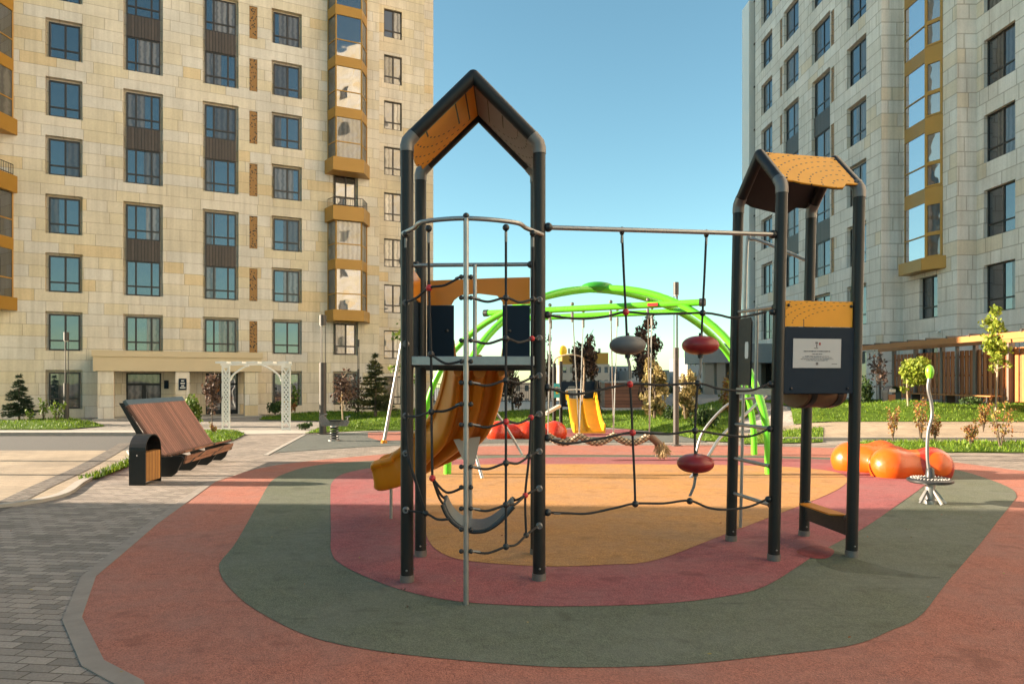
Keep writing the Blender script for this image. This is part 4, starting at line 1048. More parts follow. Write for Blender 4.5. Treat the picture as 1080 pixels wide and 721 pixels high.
# side board seen edge on at the left
m = MB(); sd = lambda u, v, t: (t, u, v)
m.prism([(6.92,2.86),(7.76,2.86),(7.76,3.12),(6.92,3.16)], sd, FL[0]-.012, FL[0]+.012); m.build('barrier_board', M['slide'], CU)
m = MB(); m.prism([(6.92,2.24),(7.76,2.24),(7.76,2.85),(6.92,2.85)], sd, FL[0]-.03, FL[0]-.011); m.build('barrier_panel', M['panel_dark'], CU)
# slide: trough with a middle ridge swept along a bend
path = curve([(-.37,7.9,2.17),(-.39,8.15,2.13),(-.48,8.70,1.72),(-.68,9.35,1.28),(-1.06,9.82,.95),(-1.45,9.98,.70),(-1.72,9.99,.60),(-1.82,9.99,.575),(-1.89,9.99,.56),(-1.94,9.99,.55),(-1.96,9.99,.55)], 7)
prof = curve([(-.50,.22),(-.52,.28),(-.45,.315),(-.40,.27),(-.36,.06),(-.24,-.02),(-.12,.0),(-.04,.10),(.04,.10),(.12,.0),(.24,-.02),(.36,.06),(.40,.27),(.44,.315),(.485,.28),(.46,.20),(.44,.02),(.40,-.11),(.31,-.13),(.25,-.03),(.13,-.03),(.07,-.14),(-.07,-.14),(-.13,-.03),(-.25,-.03),(-.31,-.13),(-.40,-.11),(-.44,.02),(-.46,.20)], 3, True)
m = MB(); N = len(path); K = len(prof)
for i, p in enumerate(path):
    a, b = Vector(path[max(i-1,0)]), Vector(path[min(i+1,N-1)]); t = (b-a).normalized(); sdv = Vector((t.y,-t.x,0)).normalized(); up = sdv.cross(t).normalized()
    k = .68+.10*smooth(0, 30, i); hh = 1.0 if i > 3 else 1.0
    for u, v in prof:
        e = 1.0-.62*max(0, (i-(N-29))/28.)**3.2; e2 = e
        m.v.append(tuple(Vector(p)+sdv*u*k*e*1.05+up*(v*e)))
for i in range(N-1):
    for k in range(K): m.f.append((i*K+k, i*K+(k+1)%K, (i+1)*K+(k+1)%K, (i+1)*K+k))
m.f.append(tuple(range(K))); m.f.append(tuple((N-1)*K+k for k in range(K)))
SL = m.build('slide', M['slide'], CU, smooth=True)
m = MB(); p = gp(412.5,547); m.tube([(p[0],p[1],0),(p[0],p[1],.52)], .022, 10); m.build('slide_leg', M['galv'], SL, smooth=True); m = MB(); m.tube([(-.56,9.30,0),(-.56,9.30,1.18)], .03, 10); m.build('slide_leg', M['galv'], SL, smooth=True)
m = MB(); m.prism([(-.78,1.20),(-.42,1.24),(-.50,.86),(-.62,.86)], bfn, 9.22, 9.25); m.build('slide_bracket', M['conc'], SL)
m = MB(); m.b2((-.72,7.86,2.10),(-.02,7.95,2.16)); m.build('slide_lip', M['panel_black'], SL)

# ropes
def ropeline(pts, name='net_rope', r=.0115, n=6):
    m = MB(); m.tube(curve(pts, n), r, 8); return m.build(name, M['rope'], CU, smooth=True)
def ferrule(parent, a, b, r=.012):
    m = MB(); m.tube([a, b], r, 8); m.build('ferrule', M['steel'], parent, smooth=True)
def ringY(x):          # depth of the ring rail at the picture column x
    best = min(ring, key=lambda p: abs(CX+F*p[0]/p[1]-x)); return best[1]
YL0, YL1, YR1, YR2 = 6.70, ringY(452), ringY(533), 6.62
def sag(a, b, s_): c = (a+b)/2; c.z -= s_; return c
vR1 = [at(533.6,y,YR1) for y in (240,314,357,401,444.5,488,532,576)]
vR2 = [at(x,y,YR2) for x, y in ((562,246),(562,315.5),(561,357),(561,398),(560,440),(558,481),(554,522),(555,564))]
vL1 = [at(x,y,YL1) for x, y in ((452,241),(452.5,303.6),(454.6,373.5),(455,434),(456,504))]
vL0 = [at(x,y,YL0) for x, y in ((428,247),(429,300),(429,363),(429,420),(431,480),(449,541))]
RO1, RO2, RL1 = ropeline(vR1), ropeline(vR2), ropeline(vL1); RL0 = ropeline(vL0)
for o_, a in ((RO1, vR1[0]), (RO2, vR2[0]), (RL1, vL1[0]), (RL0, vL0[0])):
    ferrule(o_, a-Vector((0,0,.04)), a-Vector((0,0,.13)), .013); conn(o_, a+Vector((0,0,.0)), .032)
reds = {(1,4),(2,2),(2,4),(2,6),(3,1),(3,4)}
for i, p in enumerate(vR1[1:], 1): conn(RO1, p, .031, (1,i) in reds)
for i, p in enumerate(vR2[1:], 1): conn(RO2, p, .029, (2,i) in reds)
for i, p in enumerate(vL1[1:], 1): conn(RL1, p, .031, (3,i) in reds)
conn(RL0, vL0[-1], .031)
bRy = (314,359,403.5,447.6,492,536,581)
for i, y in enumerate(bRy):
    a = at(498.5, y, 6.15); b = vR1[i+1]; c = vR2[i+1]; d = Vector((FR[0]-.02, FR[1]-PR-.03, eyeR[i]))
    o = ropeline([a, a.lerp(b,.45)-Vector((0,0,.035)), b, sag(b,c,.035), c, d]); ferrule(o, a, a.lerp(b,.22)-Vector((0,0,.016)))
def eye(z): return Vector((FL[0], FL[1]-PR-.03, z))
for e, li, by in ((eyeL[0],1,292),(eyeL[2],3,426)):
    b = at(485.5, by, 6.15); c = vL1[li]; o = ropeline([eye(e), sag(eye(e),c,.02), c, sag(c,b,.025), b]); ferrule(o, b.lerp(c,.15), b)
b = at(485.5,381,6.15); ropeline([vL1[2], sag(vL1[2],b,.05), b])
b = at(485.5,515,6.15); ropeline([vL1[4], sag(vL1[4],b,.08), b])
b = at(474,547,6.35); ropeline([eye(eyeL[4]), vL0[-1], sag(vL0[-1],b,.03), b])
m = MB(); m.tube(curve([eye(eyeL[3]), at(438,505,6.68), vL0[-1]], 6), .0115, 8); m.build('net_rope', M['rope'], CU, smooth=True)
# hammock seat
sp_ = [at(x,y,6.62) for x, y in ((468,529),(473,540),(482,550),(496,556.5),(512,556),(526,548),(536,538),(542,531))]
sp_ = [Vector(p) for p in curve(sp_, 4)]
m = MB(); 
for i, p in enumerate(sp_):
    a = sp_[max(i-1,0)]; b = sp_[min(i+1,len(sp_)-1)]; t = (b-a).normalized(); n = Vector((-t.z,0,t.x)); w = .17-.05*abs(2*i/(len(sp_)-1)-1)
    m.v += [tuple(p+Vector((0,-w,0))), tuple(p+Vector((0,w,.03))), tuple(p+n*.03+Vector((0,w,.03))), tuple(p+n*.03+Vector((0,-w,0)))]
for i in range(len(sp_)-1):
    for k in range(4): m.f.append((4*i+k, 4*i+(k+1)%4, 4*i+4+(k+1)%4, 4*i+4+k))
m.f += [(0,1,2,3), tuple(4*(len(sp_)-1)+k for k in (3,2,1,0))]
HS = m.build('hammock_seat', M['disc_grey'], CU, smooth=True)
m = MB(); m.tube([p+Vector((0,-.165,.004)) for p in sp_], .018, 8); m.tube([p+Vector((0,.155,.035)) for p in sp_], .018, 8); m.build('seat_rim', M['blackpl'], HS, smooth=True)
for q in (-.12, .12):
    ropeline([vL1[4], vL1[4].lerp(sp_[0],.6)+Vector((0,q*.6,-.02)), sp_[0]+Vector((0,q,.01))])
    ropeline([vR2[6], vR2[6].lerp(sp_[-1],.6)+Vector((0,q*.6,.0)), sp_[-1]+Vector((0,q,.01))])

# rope bridge between the towers
def YB_(x): return 6.9+(7.644-6.9)*(x-568)/(816-568)
def bt(x, y): return at(x, y, YB_(x))
bA = Vector((FR[0]+.03, FR[1], 3.515)); bB = rt((P2[0]-.03, P2[1], 3.60))
m = MB(); m.tube([bA, bB], .024, 14); BB = m.build('top_beam', M['galv'], CU, smooth=True)
conn(BB, bA+Vector((.06,0,0)), .047); conn(BB, bB-Vector((.06,0,0)), .047)
for x in (656, 745): conn(BB, bt(x, 241.5+(x-580)*.03), .044, sc=(.6,1,1.05))
def bline(pts): return ropeline([bt(*p) for p in pts], 'bridge_rope', .0125)
b1 = bline([(577,332),(596,335),(617,336),(640,333.5),(660,329),(690,331),(741,330),(758,332),(776,335),(808,329)])
b2_ = bline([(577,408.6),(595,414),(613,415),(664.4,405),(700,406),(736,404),(760,410),(790,412),(809,405)])
b3 = bline([(577,461.6),(590,466.5),(605,467),(640,461),(667,456),(705,457.5),(733,454),(760,458),(790,460),(811,452)])
b4 = bline([(577,540),(600,541),(621,541),(650,535),(670,530.7),(700,530.5),(727,527.6),(747,535),(766,537),(790,534),(809,526)])
v1 = bline([(656,244),(658,290),(660,329),(661,354)]); v1b = bline([(664.4,404),(666,430),(667,456),(669,500),(670,531)])
v2 = bline([(745,246),(743,290),(741,330),(740,354)]); v2b = bline([(736,404),(734,430),(733,454),(733,480)])
for o_, p in ((v1,(656,247)),(v2,(745,249))): ferrule(o_, bt(*p), bt(p[0]-.3,p[1]+9), .014)
for o_, p, rd in ((b1,(660,329),1),(b1,(741,330),0),(b2_,(664.4,405),1),(b2_,(736,404),0),(b3,(667,456),1),(b3,(733,454),0),(b4,(670,531),0),(b4,(727.5,528),0)):
    conn(o_, bt(*p), .036, bool(rd))
for o_, y in ((b1,332),(b2_,408.6),(b3,461.6),(b4,540)):
    c = Vector((FR[0]+PR+.02, FR[1], H0+(HY-y)/F*6.9)); conn(o_, c, .038); ferrule(o_, bt(584,y+.8), bt(591,y+1.2), .013)
for o_, y in ((b1,329),(b2_,405),(b3,452),(b4,526)):
    conn(o_, rt((P2[0]-PR-.015, P2[1]-.01, H0+(HY-y)/F*7.644)), .036)
def disc(x, y, mat, tailx, taily, lab):
    c = bt(x, y); m = MB(); R_ = 19.2*YB_(x)/F; Hh = 10.0*YB_(x)/F
    prof = [(max(.002, R_*abs(math.sin(PI*i/22))**.82), -Hh*math.cos(PI*i/22)) for i in range(23)]
    m.lathe(prof, c, 36); o = m.build('rope_seat', M[mat], CU, smooth=True); o['label'] = lab
    m = MB(); m.lathe([(.028,-Hh-.035),(.03,-Hh),(.03,-Hh+.02)], c, 12); m.lathe([(.02,Hh-.02),(.018,Hh+.03)], c, 12); m.build('collar', M['blackpl'], o, smooth=True)
    e = bt(tailx, taily); s0 = c-Vector((0,0,Hh+.03)); m = MB()
    for q in (-.008, .008): m.tube(curve([s0+Vector((q,0,0)), s0.lerp(e,.45)+Vector((.012+q,0,0)), e+Vector((q,0,.02))], 5), .008, 8)
    m.build('chain_link', M['steel'], o, smooth=True)
disc(662, 364, 'disc_grey', 664.4, 402, 'grey rope seat'); disc(738.7, 364, 'disc_red', 736, 402, 'upper red rope seat'); disc(733.5, 488.3, 'disc_red', 727.5, 525, 'lower red rope seat')

# right tower fittings
def rp(a, b, t, z): p = Vector((*a,0)).lerp(Vector((*b,0)), t); return rt((p.x, p.y, z))
dirF = (Vector((*P4,0))-Vector((*P2,0))).normalized(); nF = Vector((dirF.y,-dirF.x,0))
def pf(u, v, t):      # u along P2->P4 in metres, v height, t towards the camera
    p = Vector((*P2,0))+dirF*u+nF*t; return rt((p.x, p.y, v))
LW = (Vector((*P4,0))-Vector((*P2,0))).length; a0, a1 = PR-.01, LW-PR+.03
m = MB(); m.prism([(a0,2.586),(a1,2.586),(a1,2.872),(a0,2.872)], pf, .0, .014); o = m.build('sign_board', M['panel_orange'], CU)
m = MB(); [m.ball(pf(u,2.82,.018), .018, 8, 6) for u in (a0+.05, a1-.05)]; m.build('bolt', M['blackpl'], o, smooth=True)
m = MB(); m.prism([(a0,1.86),(a0+.02,1.845),(a1-.02,1.845),(a1,1.86),(a1,2.580),(a0,2.580)], pf, .016, .032); o = m.build('sign_board', M['panel_dark'], CU, bevel=.003); o['label'] = 'dark sign board with plaque'
m = MB(); [m.ball(pf(u,1.90,.034), .016, 8, 6) for u in (a0+.09, a1-.09)]; m.build('bolt', M['blackpl'], o, smooth=True)
u0, u1 = .155, .745
m = MB(); m.prism([(u0,2.128),(u1,2.128),(u1,2.452),(u0,2.452)], pf, .0335, .039); PQ = m.build('plaque', M['plaque'], o)
m = MB(); cu = (u0+u1)/2
def word(u, v, w, h): m.prism([(u-w/2,v-h/2),(u+w/2,v-h/2),(u+w/2,v+h/2),(u-w/2,v+h/2)], pf, .0395, .0405)
def textrow(v, half, h):
    u = cu-half
    while u < cu+half-.006:
        w = min(random.uniform(.012,.04), cu+half-u); 
        k = u
        while k < u+w-.002: word(k+.002, v, .0032, h*random.choice((1,1,.8,1.2))); k += .0052
        u += w+.006
textrow(2.312,.165,.012); textrow(2.282,.065,.010); textrow(2.257,.15,.007); textrow(2.243,.185,.007); textrow(2.225,.20,.007); textrow(2.211,.13,.007)
word(cu, 2.175, .03, .03); textrow(2.165,.0,.006); word(u1-.08, 2.172, .07, .006)
m.build('lettering', M['ink'], o)
m = MB(); word(cu-.01, 2.405, .03, .022); word(cu-.008, 2.372, .012, .035); word(cu-.015, 2.346, .05, .008); m.build('emblem', M['ink'], o)
m = MB(); word(cu+.03, 2.395, .022, .03); m.build('emblem', M['disc_red'], o)
# ladder rungs P1-P2
for z in (.60, 1.03, 1.45):
    m = MB(); m.tube([rp(P1,P2,.06,z), rp(P1,P2,.94,z)], .022, 12); o = m.build('ladder_rung', M['galv'], CU, smooth=True); conn(o, rp(P1,P2,.91,z), .036)
m = MB(); m.tube([rp(P1,P2,.05,2.83), rp(P1,P2,.95,2.81)], .02, 12); o = m.build('cross_rail', M['galv'], CU, smooth=True); conn(o, rp(P1,P2,.90,2.81), .034)
m = MB(); m.tube([rp(P1,P2,.52,1.88), rp(P1,P2,.52,2.85)], .018, 10); m.build('rail_upright', M['galv'], CU, smooth=True)
m = MB()
def sf(u, v, t): p = Vector((*P1,0))+(Vector((*P2,0))-Vector((*P1,0)))*u+Vector((t,0,0)); return rt((p.x,p.y,v))
m.prism([(.10,1.93),(.40,1.93),(.40,2.68),(.36,2.74),(.14,2.74),(.10,2.68)], sf, -.01, .01); o = m.build('side_panel', M['panel_black'], CU)
m = MB(); m.prism([(.28,2.25),(.34,2.25),(.35,2.28),(.35,2.42),(.34,2.45),(.28,2.45),(.27,2.42),(.27,2.28)], sf, -.013, -.0105); m.build('hand_slot', M['white'], o)
m = MB(); m.prism([(0,0),(0,1),(1,1),(1,0)], lambda u, v, t: rt(tuple((Vector((*P2,t)).lerp(Vector((*P4,t)),.06+.88*u)).lerp(Vector((*P1,t)).lerp(Vector((*P3,t)),.06+.88*u), .06+.88*v))), 1.835, 1.872); DK2 = m.build('deck', M['panel_dark'], CU)
m = MB(); m.beam(rp(P1,P2,.07,1.86), rp(P1,P2,.93,1.86), .03, .075); m.build('deck_edge', M['galv'], DK2)
# brown barrel tunnel slung below the deck
def drum(m, u0, u1, r, rz):
    poly = [(-r*math.cos(t), -rz*math.sin(t)) for t in np.linspace(0, PI, 15)]
    m.prism(poly, lambda a, b, t: rt(tuple(Vector((*P2,1.833+b))+dirF*t-nF*(.62+a))), u0, u1)
m = MB(); drum(m, .60, 1.10, .30, .17); TN = m.build('hammock', M['brownvinyl'], CU, smooth=True)
for u in (.64, .98):
    m = MB(); drum(m, u, u+.07, .312, .182); m.build('strap', M['blackpl'], TN, smooth=True)
# fireman's pole with arm
fp = rt((3.077,9.32,0)); ft = rt((3.077,9.32,3.88))
m = MB(); m.tube(curve([fp, fp.lerp(ft,.5), ft-Vector((0,0,.12)), ft+Vector((.05,-.03,0)), rt((3.3,9.18,3.80)), rt((3.733,8.91,3.52))], 5), .021, 10); o = m.build('sliding_pole', M['galv'], CU, smooth=True)
conn(o, rt((3.733,8.9,3.52)), .042)
# step seat P3-P4
m = MB(); m.beam(rp(P4,P3,.05,.33), rp(P4,P3,.95,.33), .05, .22); ST = m.build('step_riser', M['panel_black'], CU, bevel=.01)
m = MB(); a, b = rp(P4,P3,.12,.45), rp(P4,P3,.88,.45); off = Vector((-.16,0,0)); m.add([a+Vector((.02,0,0)), b+Vector((.02,0,0)), b+off+Vector((0,-.05,0)), a+off+Vector((0,.05,0))]+[q-Vector((0,0,.018)) for q in (a+Vector((.02,0,0)), b+Vector((.02,0,0)), b+off+Vector((0,-.05,0)), a+off+Vector((0,.05,0)))], [(0,1,2,3),(7,6,5,4),(0,4,5,1),(1,5,6,2),(2,6,7,3),(3,7,4,0)])
m.build('step_tread', M['slide'], CU)
for z in (.45,): conn(ST, rp(P4,P3,.93,.42), .05); conn(ST, rp(P4,P3,.07,.42), .05)

# ------------------------------------------------------------------ green arch swing
GA = empty('arch_swing', (2.04,16.5,0), 'lime green crossed arch swing frame with a braided rope hanging from two beams', 'swing')
def archpts(sx_, hx, dy, n=40):
    out = []
    for i in range(n+1):
        th = -PI/2+PI*i/n; c = max(math.cos(th),0)**.8; out.append((2.04+hx*math.sin(th) if True else 0, 16.5+dy*math.sin(th), 4.16*c))
    return out
def arch2(hl, hr, dl, dr):
    out = []
    for i in range(49):
        th = -PI/2+PI*i/48; s_ = math.sin(th); c = max(math.cos(th),0)**.8
        out.append((2.04+(hr if s_ > 0 else hl)*s_, 16.5+(dr if s_ > 0 else -dl)*s_, 4.16*c))
    return out
a1_ = arch2(4.42, 3.38, 1.95, -1.9)    # far left foot to near right foot
a2_ = arch2(3.40, 4.42, -1.9, 1.95)    # near left foot to far right foot
a1_[24] = (2.04, 16.5, 4.16); 
m = MB(); m.tube(a1_, .080, 14); m.build('arch', M['green'], GA, smooth=True)
m = MB(); m.tube([(p[0],p[1],p[2]-.02) for p in a2_], .080, 14); m.build('arch', M['green'], GA, smooth=True)
m = MB(); m.ball((2.04,16.5,4.2), .17, 18, 10, (2.3,1.3,.75)); m.build('arch_joint', M['green_dark'], GA, smooth=True)
bm1 = (Vector((-.62,17.96,3.72)), Vector((4.15,15.3,3.70))); bm2 = (Vector((-.27,19.6,3.70)), Vector((4.38,17.2,3.70)))
for a, b in (bm1, bm2):
    m = MB(); m.tube([a, b], .075, 14); o = m.build('beam', M['green'], GA, smooth=True)
    d = (b-a).normalized(); m = MB(); m.tube([b, b+d*.12], .09, 14); m.tube([a-d*.12, a], .09, 14); m.build('end_cap', M['blackpl'], o, smooth=True)
m = MB(); p = bm1[0].lerp(bm1[1], .80); m.box(p+Vector((0,-.09,0)), (.24,.03,.07), math.atan2(-2.66,4.77)); m.build('label_plate', M['redpl'], GA)
# braided rope: X from .8 to 3.8
hang = [(604,611),(643.6,647),(684,685)]; hang2 = [615, 650.6, 688]
nod = [at(x, 459, 17.2) for x in (578, 611, 647, 685)]
sn = []
for i in range(len(nod)-1):
    a, b = nod[i], nod[i+1]
    for k in range(8): t = k/8; p = a.lerp(b, t); p.z -= .18*math.sin(PI*t); sn.append(p)
sn.append(nod[-1]); 
m = MB(); m.tube(sn, .085, 12); SW = m.build('braided_rope', M['braid'], GA, smooth=True)
e0, e1, e2 = nod[-1], at(697,470,17.2), at(702,476,17.2)
m = MB(); m.tube([e0, e0.lerp(e1,.5), e1], .09, 12); m.build('sleeve', M['brownvinyl'], SW, smooth=True)
m = MB(); 
for _ in range(420):
    d = Vector((random.gauss(.22,.28), random.gauss(0,.35), random.gauss(-.9,.25))).normalized(); o_ = Vector((random.gauss(0,.045),random.gauss(0,.045),random.gauss(.02,.03))); m.tube([e1+o_, e1+o_+d*.13, e1+o_+d*random.uniform(.2,.34)], [.009,.007,.003], 4)
m.build('frayed_end', M['fray'], SW)
def onbeam(bm, x):
    t = min(np.linspace(0,1,200), key=lambda t: abs(CX+F*bm[0].lerp(bm[1],t).x/bm[0].lerp(bm[1],t).y-x)); return bm[0].lerp(bm[1], t)
for bm_, xs_ in ((bm1, (580,604,643.6,684)), (bm2, (581,615,650.6,688))):
    for i, x in enumerate(xs_):
        p = onbeam(bm_, x); m = MB(); m.tube([p, nod[i]], .014, 8); o = m.build('hanger', M['galv'], GA, smooth=True)
        m = MB(); m.ball(p+Vector((0,0,.12)), .045, 8, 6); m.build('cap', M['galv_dull'], o, smooth=True); m = MB(); m.tube([p-Vector((0,0,.09)), p-Vector((0,0,.32))], .035, 8); m.build('swivel', M['galv_dull'], o, smooth=True)
def stay(pts):
    m = MB(); m.tube(curve(pts, 8), .035, 10); m.build('stay', M['galv'], GA, smooth=True)
stay([at(808,417,14.8), at(785,438,14.6), at(760,461,14.3), at(746,482,14.15), (3.62,14.05,0)])
stay([at(796,419,18.3), at(772,424,18.3), at(755,438,18.3), at(740,458,18.3), (4.86,18.3,0)])
stay([at(490,415,18.3), at(510,420,18.3), at(527,440,18.3), at(540,460,18.3), (.275,18.25,0)])
stay([at(462,425,14.8), at(480,432,14.6), at(492,452,14.4), at(502,481,14.2), (-.6,14.0,0)])

# ------------------------------------------------------------------ small play tower behind
ST2 = empty('play_tower', (X(612,26.5), 26.5, 0), 'small dark play tower with a double yellow slide and a curved top rail', 'play tower')
for px, zt in ((584.5,2.62),(591.5,2.72),(629,1.95),(624,2.0)):
    m = MB(); yy = 26.5 if px in (584.5,629) else 27.3
    m.tube([(X(px,yy),yy,0),(X(px,yy),yy,zt)], .07, 12); m.build('post', M['post'], ST2, smooth=True)
m = MB(); m.tube(curve([(X(584.5,26.5),26.5,2.62),(X(587,26.3),26.2,2.82),(X(599,26.2),26.0,2.93),(X(612,26.2),26.0,2.85),(X(616,26.2),26.2,2.6),(X(615,26.2),26.2,1.5),(X(612,26.2),26.2,.6),(X(611,26.2),26.2,0)], 6), .03, 8); m.build('curved_rail', M['bark_pale'], ST2, smooth=True)
fy = 26.6; fn = lambda u, v, t: (X(u,fy), t, v)
m = MB(); m.prism([(592,1.02),(597,1.02),(597,1.62),(600,1.74),(606,1.74),(609,1.66),(609,1.02),(612,1.02),(612,1.92),(592,1.92)], fn, fy, fy+.04); m.build('panel', M['panel_dark'], ST2)
m = MB(); m.prism([(616,1.0),(632,1.0),(632,1.95),(616,1.92)], fn, fy, fy+.04); m.build('panel', M['panel_dark'], ST2)
m = MB(); m.prism([(584,1.3),(590,1.3),(590,1.85),(584,1.85)], fn, fy-.2, fy-.16); m.build('play_panel', simple('turquoise_panel', (.05,.38,.40), .4), ST2)
m = MB(); m.prism([(586,1.45),(588.5,1.45),(588.5,1.72),(586,1.72)], fn, fy-.22, fy-.201); m.build('window_frame', M['leaf_lime'] and simple('yellow_panel', (.7,.45,.02), .4), ST2)
m = MB(); m.ball((X(594,27.3),27.3,3.12), .17, 12, 8, (.9,.25,1.3)); m.build('leaf_finial', simple('yellow_leaf', (.7,.48,.02), .4), ST2, smooth=True)
m = MB(); m.tube(curve([(X(596,26.5),26.45,1.45),(X(598,26.5),26.4,1.6),(X(614,26.5),26.4,1.6),(X(616,26.5),26.45,1.4)], 4), .022, 8); m.build('grab_rail', M['white'], ST2, smooth=True)
m = MB(); m.b2((X(592,26.8),26.6,.95),(X(630,26.8),27.4,1.03)); m.build('deck', M['panel_dark'], ST2)
pth = curve([(0,26.6,1.28),(0,26.4,1.22),(0,25.9,.72),(0,25.4,.32),(0,25.1,.16),(0,24.85,.14)], 5)
pr2 = [(-.02,.28),(.03,.28),(.06,.02),(.28,-.02),(.44,.0),(.50,.16),(.56,.0),(.72,-.02),(.94,.02),(.97,.28),(1.02,.28),(1.0,-.07),(0,-.07)]
m = MB(); K = len(pr2); N = len(pth)
for i, p in enumerate(pth):
    xl = X(597.5,26.4)+.12*i/N*1.5; xw = 1.10-.0*i
    for u, v in pr2: m.v.append((xl+xw*u, p[1], p[2]+v*(1 if i > 2 else .9)))
for i in range(N-1):
    for k in range(K): m.f.append((i*K+k, i*K+(k+1)%K, (i+1)*K+(k+1)%K, (i+1)*K+k))
m.f.append(tuple(range(K))); m.f.append(tuple((N-1)*K+k for k in range(K))); m.build('slide', simple('yellow_slide', (.72,.36,.012), .35), ST2, smooth=True)
m = MB(); m.beam((X(575,25.8),25.8,.72),(X(590,26.3),26.3,1.0),.16,.10); m.build('ramp', M['conc'], ST2)
m = MB()
for k in range(6): m.ball((X(633,26.7),26.6,.35+.27*k), .05, 8, 6)
m.tube([(X(632.4,26.7),26.6,0),(X(632.4,26.7),26.6,1.9)], .04, 8); m.build('climbing_pole', M['blackpl'], ST2, smooth=True)

# ------------------------------------------------------------------ moulded hills
def meta(name, els, mat, loc, label, cat):
    mb = bpy.data.metaballs.new('hill'); mb.resolution = .09; mb.render_resolution = .06; mb.threshold = .35
    o = bpy.data.objects.new('hill', mb); C.objects.link(o)
    for x, y, z, r in els:
        e = mb.elements.new(); e.co = (x, y, z); e.radius = r
    dg = bpy.context.evaluated_depsgraph_get(); me = bpy.data.meshes.new_from_object(o.evaluated_get(dg)); bpy.data.objects.remove(o); bpy.data.metaballs.remove(mb)
    me.name = name; me.materials.clear(); me.materials.append(mat)
    me.polygons.foreach_set('use_smooth', [True]*len(me.polygons))
    q = bpy.data.objects.new(name, me); C.objects.link(q); q.location = loc; return tag(q, label, cat)
meta('play_hill', [(-.56,.75,.22,.60),(-.30,.45,.24,.52),(.05,.60,.30,.56),(.10,.15,.26,.5),(-.24,-.28,.20,.62),(.18,-.25,.20,.5),(.60,-.28,.20,.62)], M['hill_orange'], (X(942,14.6),14.55,.0), 'glossy orange lobed play hill behind the spinner disc', 'play hill')
meta('play_hill', [(-.95,0,.18,.62),(-.45,.05,.18,.46),(.05,0,.2,.58),(.5,.05,.18,.46),(.98,0,.18,.62)], M['hill_red'], (X(555,23.6),23.6,0), 'low glossy red lobed play hill beyond the climbing tower', 'play hill')

# spinner
SP = empty('spinner', (6.74,11.16,0), 'steel spinner pole with a green knob and a round black foot disc', 'spinner')
def spx(dx, z): return (6.74+dx, 11.16, z)
m = MB(); m.tube(curve([spx(-.015,.50),spx(-.045,.80),spx(-.03,1.15),spx(.03,1.40),spx(.02,1.62),spx(-.03,1.85),spx(-.01,2.03)], 6), .026, 12); m.build('pole', M['steel'], SP, smooth=True)
m = MB(); m.lathe([(.012,-.11),(.04,-.10),(.062,-.03),(.064,.03),(.045,.09),(.01,.115)], spx(-.005,2.12), 18); m.build('knob', M['knob'], SP, smooth=True)
m = MB(); m.lathe([(.30,.34),(.333,.36),(.333,.39),(.29,.41),(.10,.415),(.07,.43),(.055,.56),(.035,.58)], spx(0,0), 32); DS = m.build('foot_disc', M['blackpl'], SP, smooth=True)
m = MB()
for rr, nn in ((.27,34),(.22,28),(.17,20)):
    for k in range(nn): a = 2*PI*k/nn; m.ball((6.74+rr*math.cos(a), 11.16+rr*math.sin(a), .412), .013, 6, 4)
m.build('tread_stud', M['galv_dull'], DS, smooth=True)
m = MB(); m.lathe([(.10,.0),(.10,.06),(.075,.08),(.075,.33)], spx(0,0), 18); m.build('pedestal', M['galv'], SP, smooth=True)
for a in (-.4, 1.7, 3.5, 5.0):
    m = MB(); d = Vector((math.cos(a), math.sin(a), 0)); m.beam(Vector(spx(0,.22))+d*.07, Vector(spx(0,.02))+d*.22, .03, .035); m.build('foot', M['galv'], SP)

# bench
BN = empty('lounge_bench', (-7.3,15.6,0), 'high backed brown slat bench on black side plates', 'bench')
y0, y1 = 14.15, 17.0
def bx(y): return .08-.07*(y-14.15)      # bench runs slightly to the left
def bfn2(u, v, t): return (u+bx(t), t, v)
m = MB(); m.prism([(-7.22,.44),(-7.93,1.50),(-7.98,1.47),(-7.27,.40)], bfn2, y0, y1); m.build('backrest', M['bench_wood'], BN)
m = MB(); m.prism([(-7.915,1.485),(-7.985,1.585),(-8.04,1.55),(-7.975,1.455)], bfn2, y0-.01, y1+.01); m.build('back_cap', simple('cap_grey_blue', (.10,.13,.145), .4, .3), BN)
m = MB()
for k in range(5):
    u = -7.24+.10*k; v = .42+(.012*k*k*.35); m.prism([(u,v),(u+.085,v+.006*k),(u+.085,v+.035+.006*k),(u,v+.035)], bfn2, y0, y1)
m.prism([(-6.78,.36),(-6.74,.36),(-6.72,.44),(-6.76,.44)], bfn2, y0, y1); m.prism([(-6.80,.28),(-6.765,.28),(-6.75,.35),(-6.785,.35)], bfn2, y0, y1)
m.build('seat', M['seat_wood'], BN)
side = [(-7.30,.42),(-8.02,1.52),(-8.09,1.52),(-7.42,.35),(-7.34,.02),(-7.02,.02),(-6.92,.10),(-6.78,.40),(-6.82,.44)]
for yy in (y0-.03, y0+.95, y0+1.9, y1-.02):
    m = MB(); 
    sdp = side if yy < y0 or yy > y1-.1 else [(-7.30,.40),(-7.42,.35),(-7.3,.02),(-7.02,.02),(-6.92,.10),(-6.80,.27)]
    m.prism(sdp, bfn2, yy-(.03 if yy < y0+.5 else .02), yy+.025); m.build('side_plate', M['post'], BN)

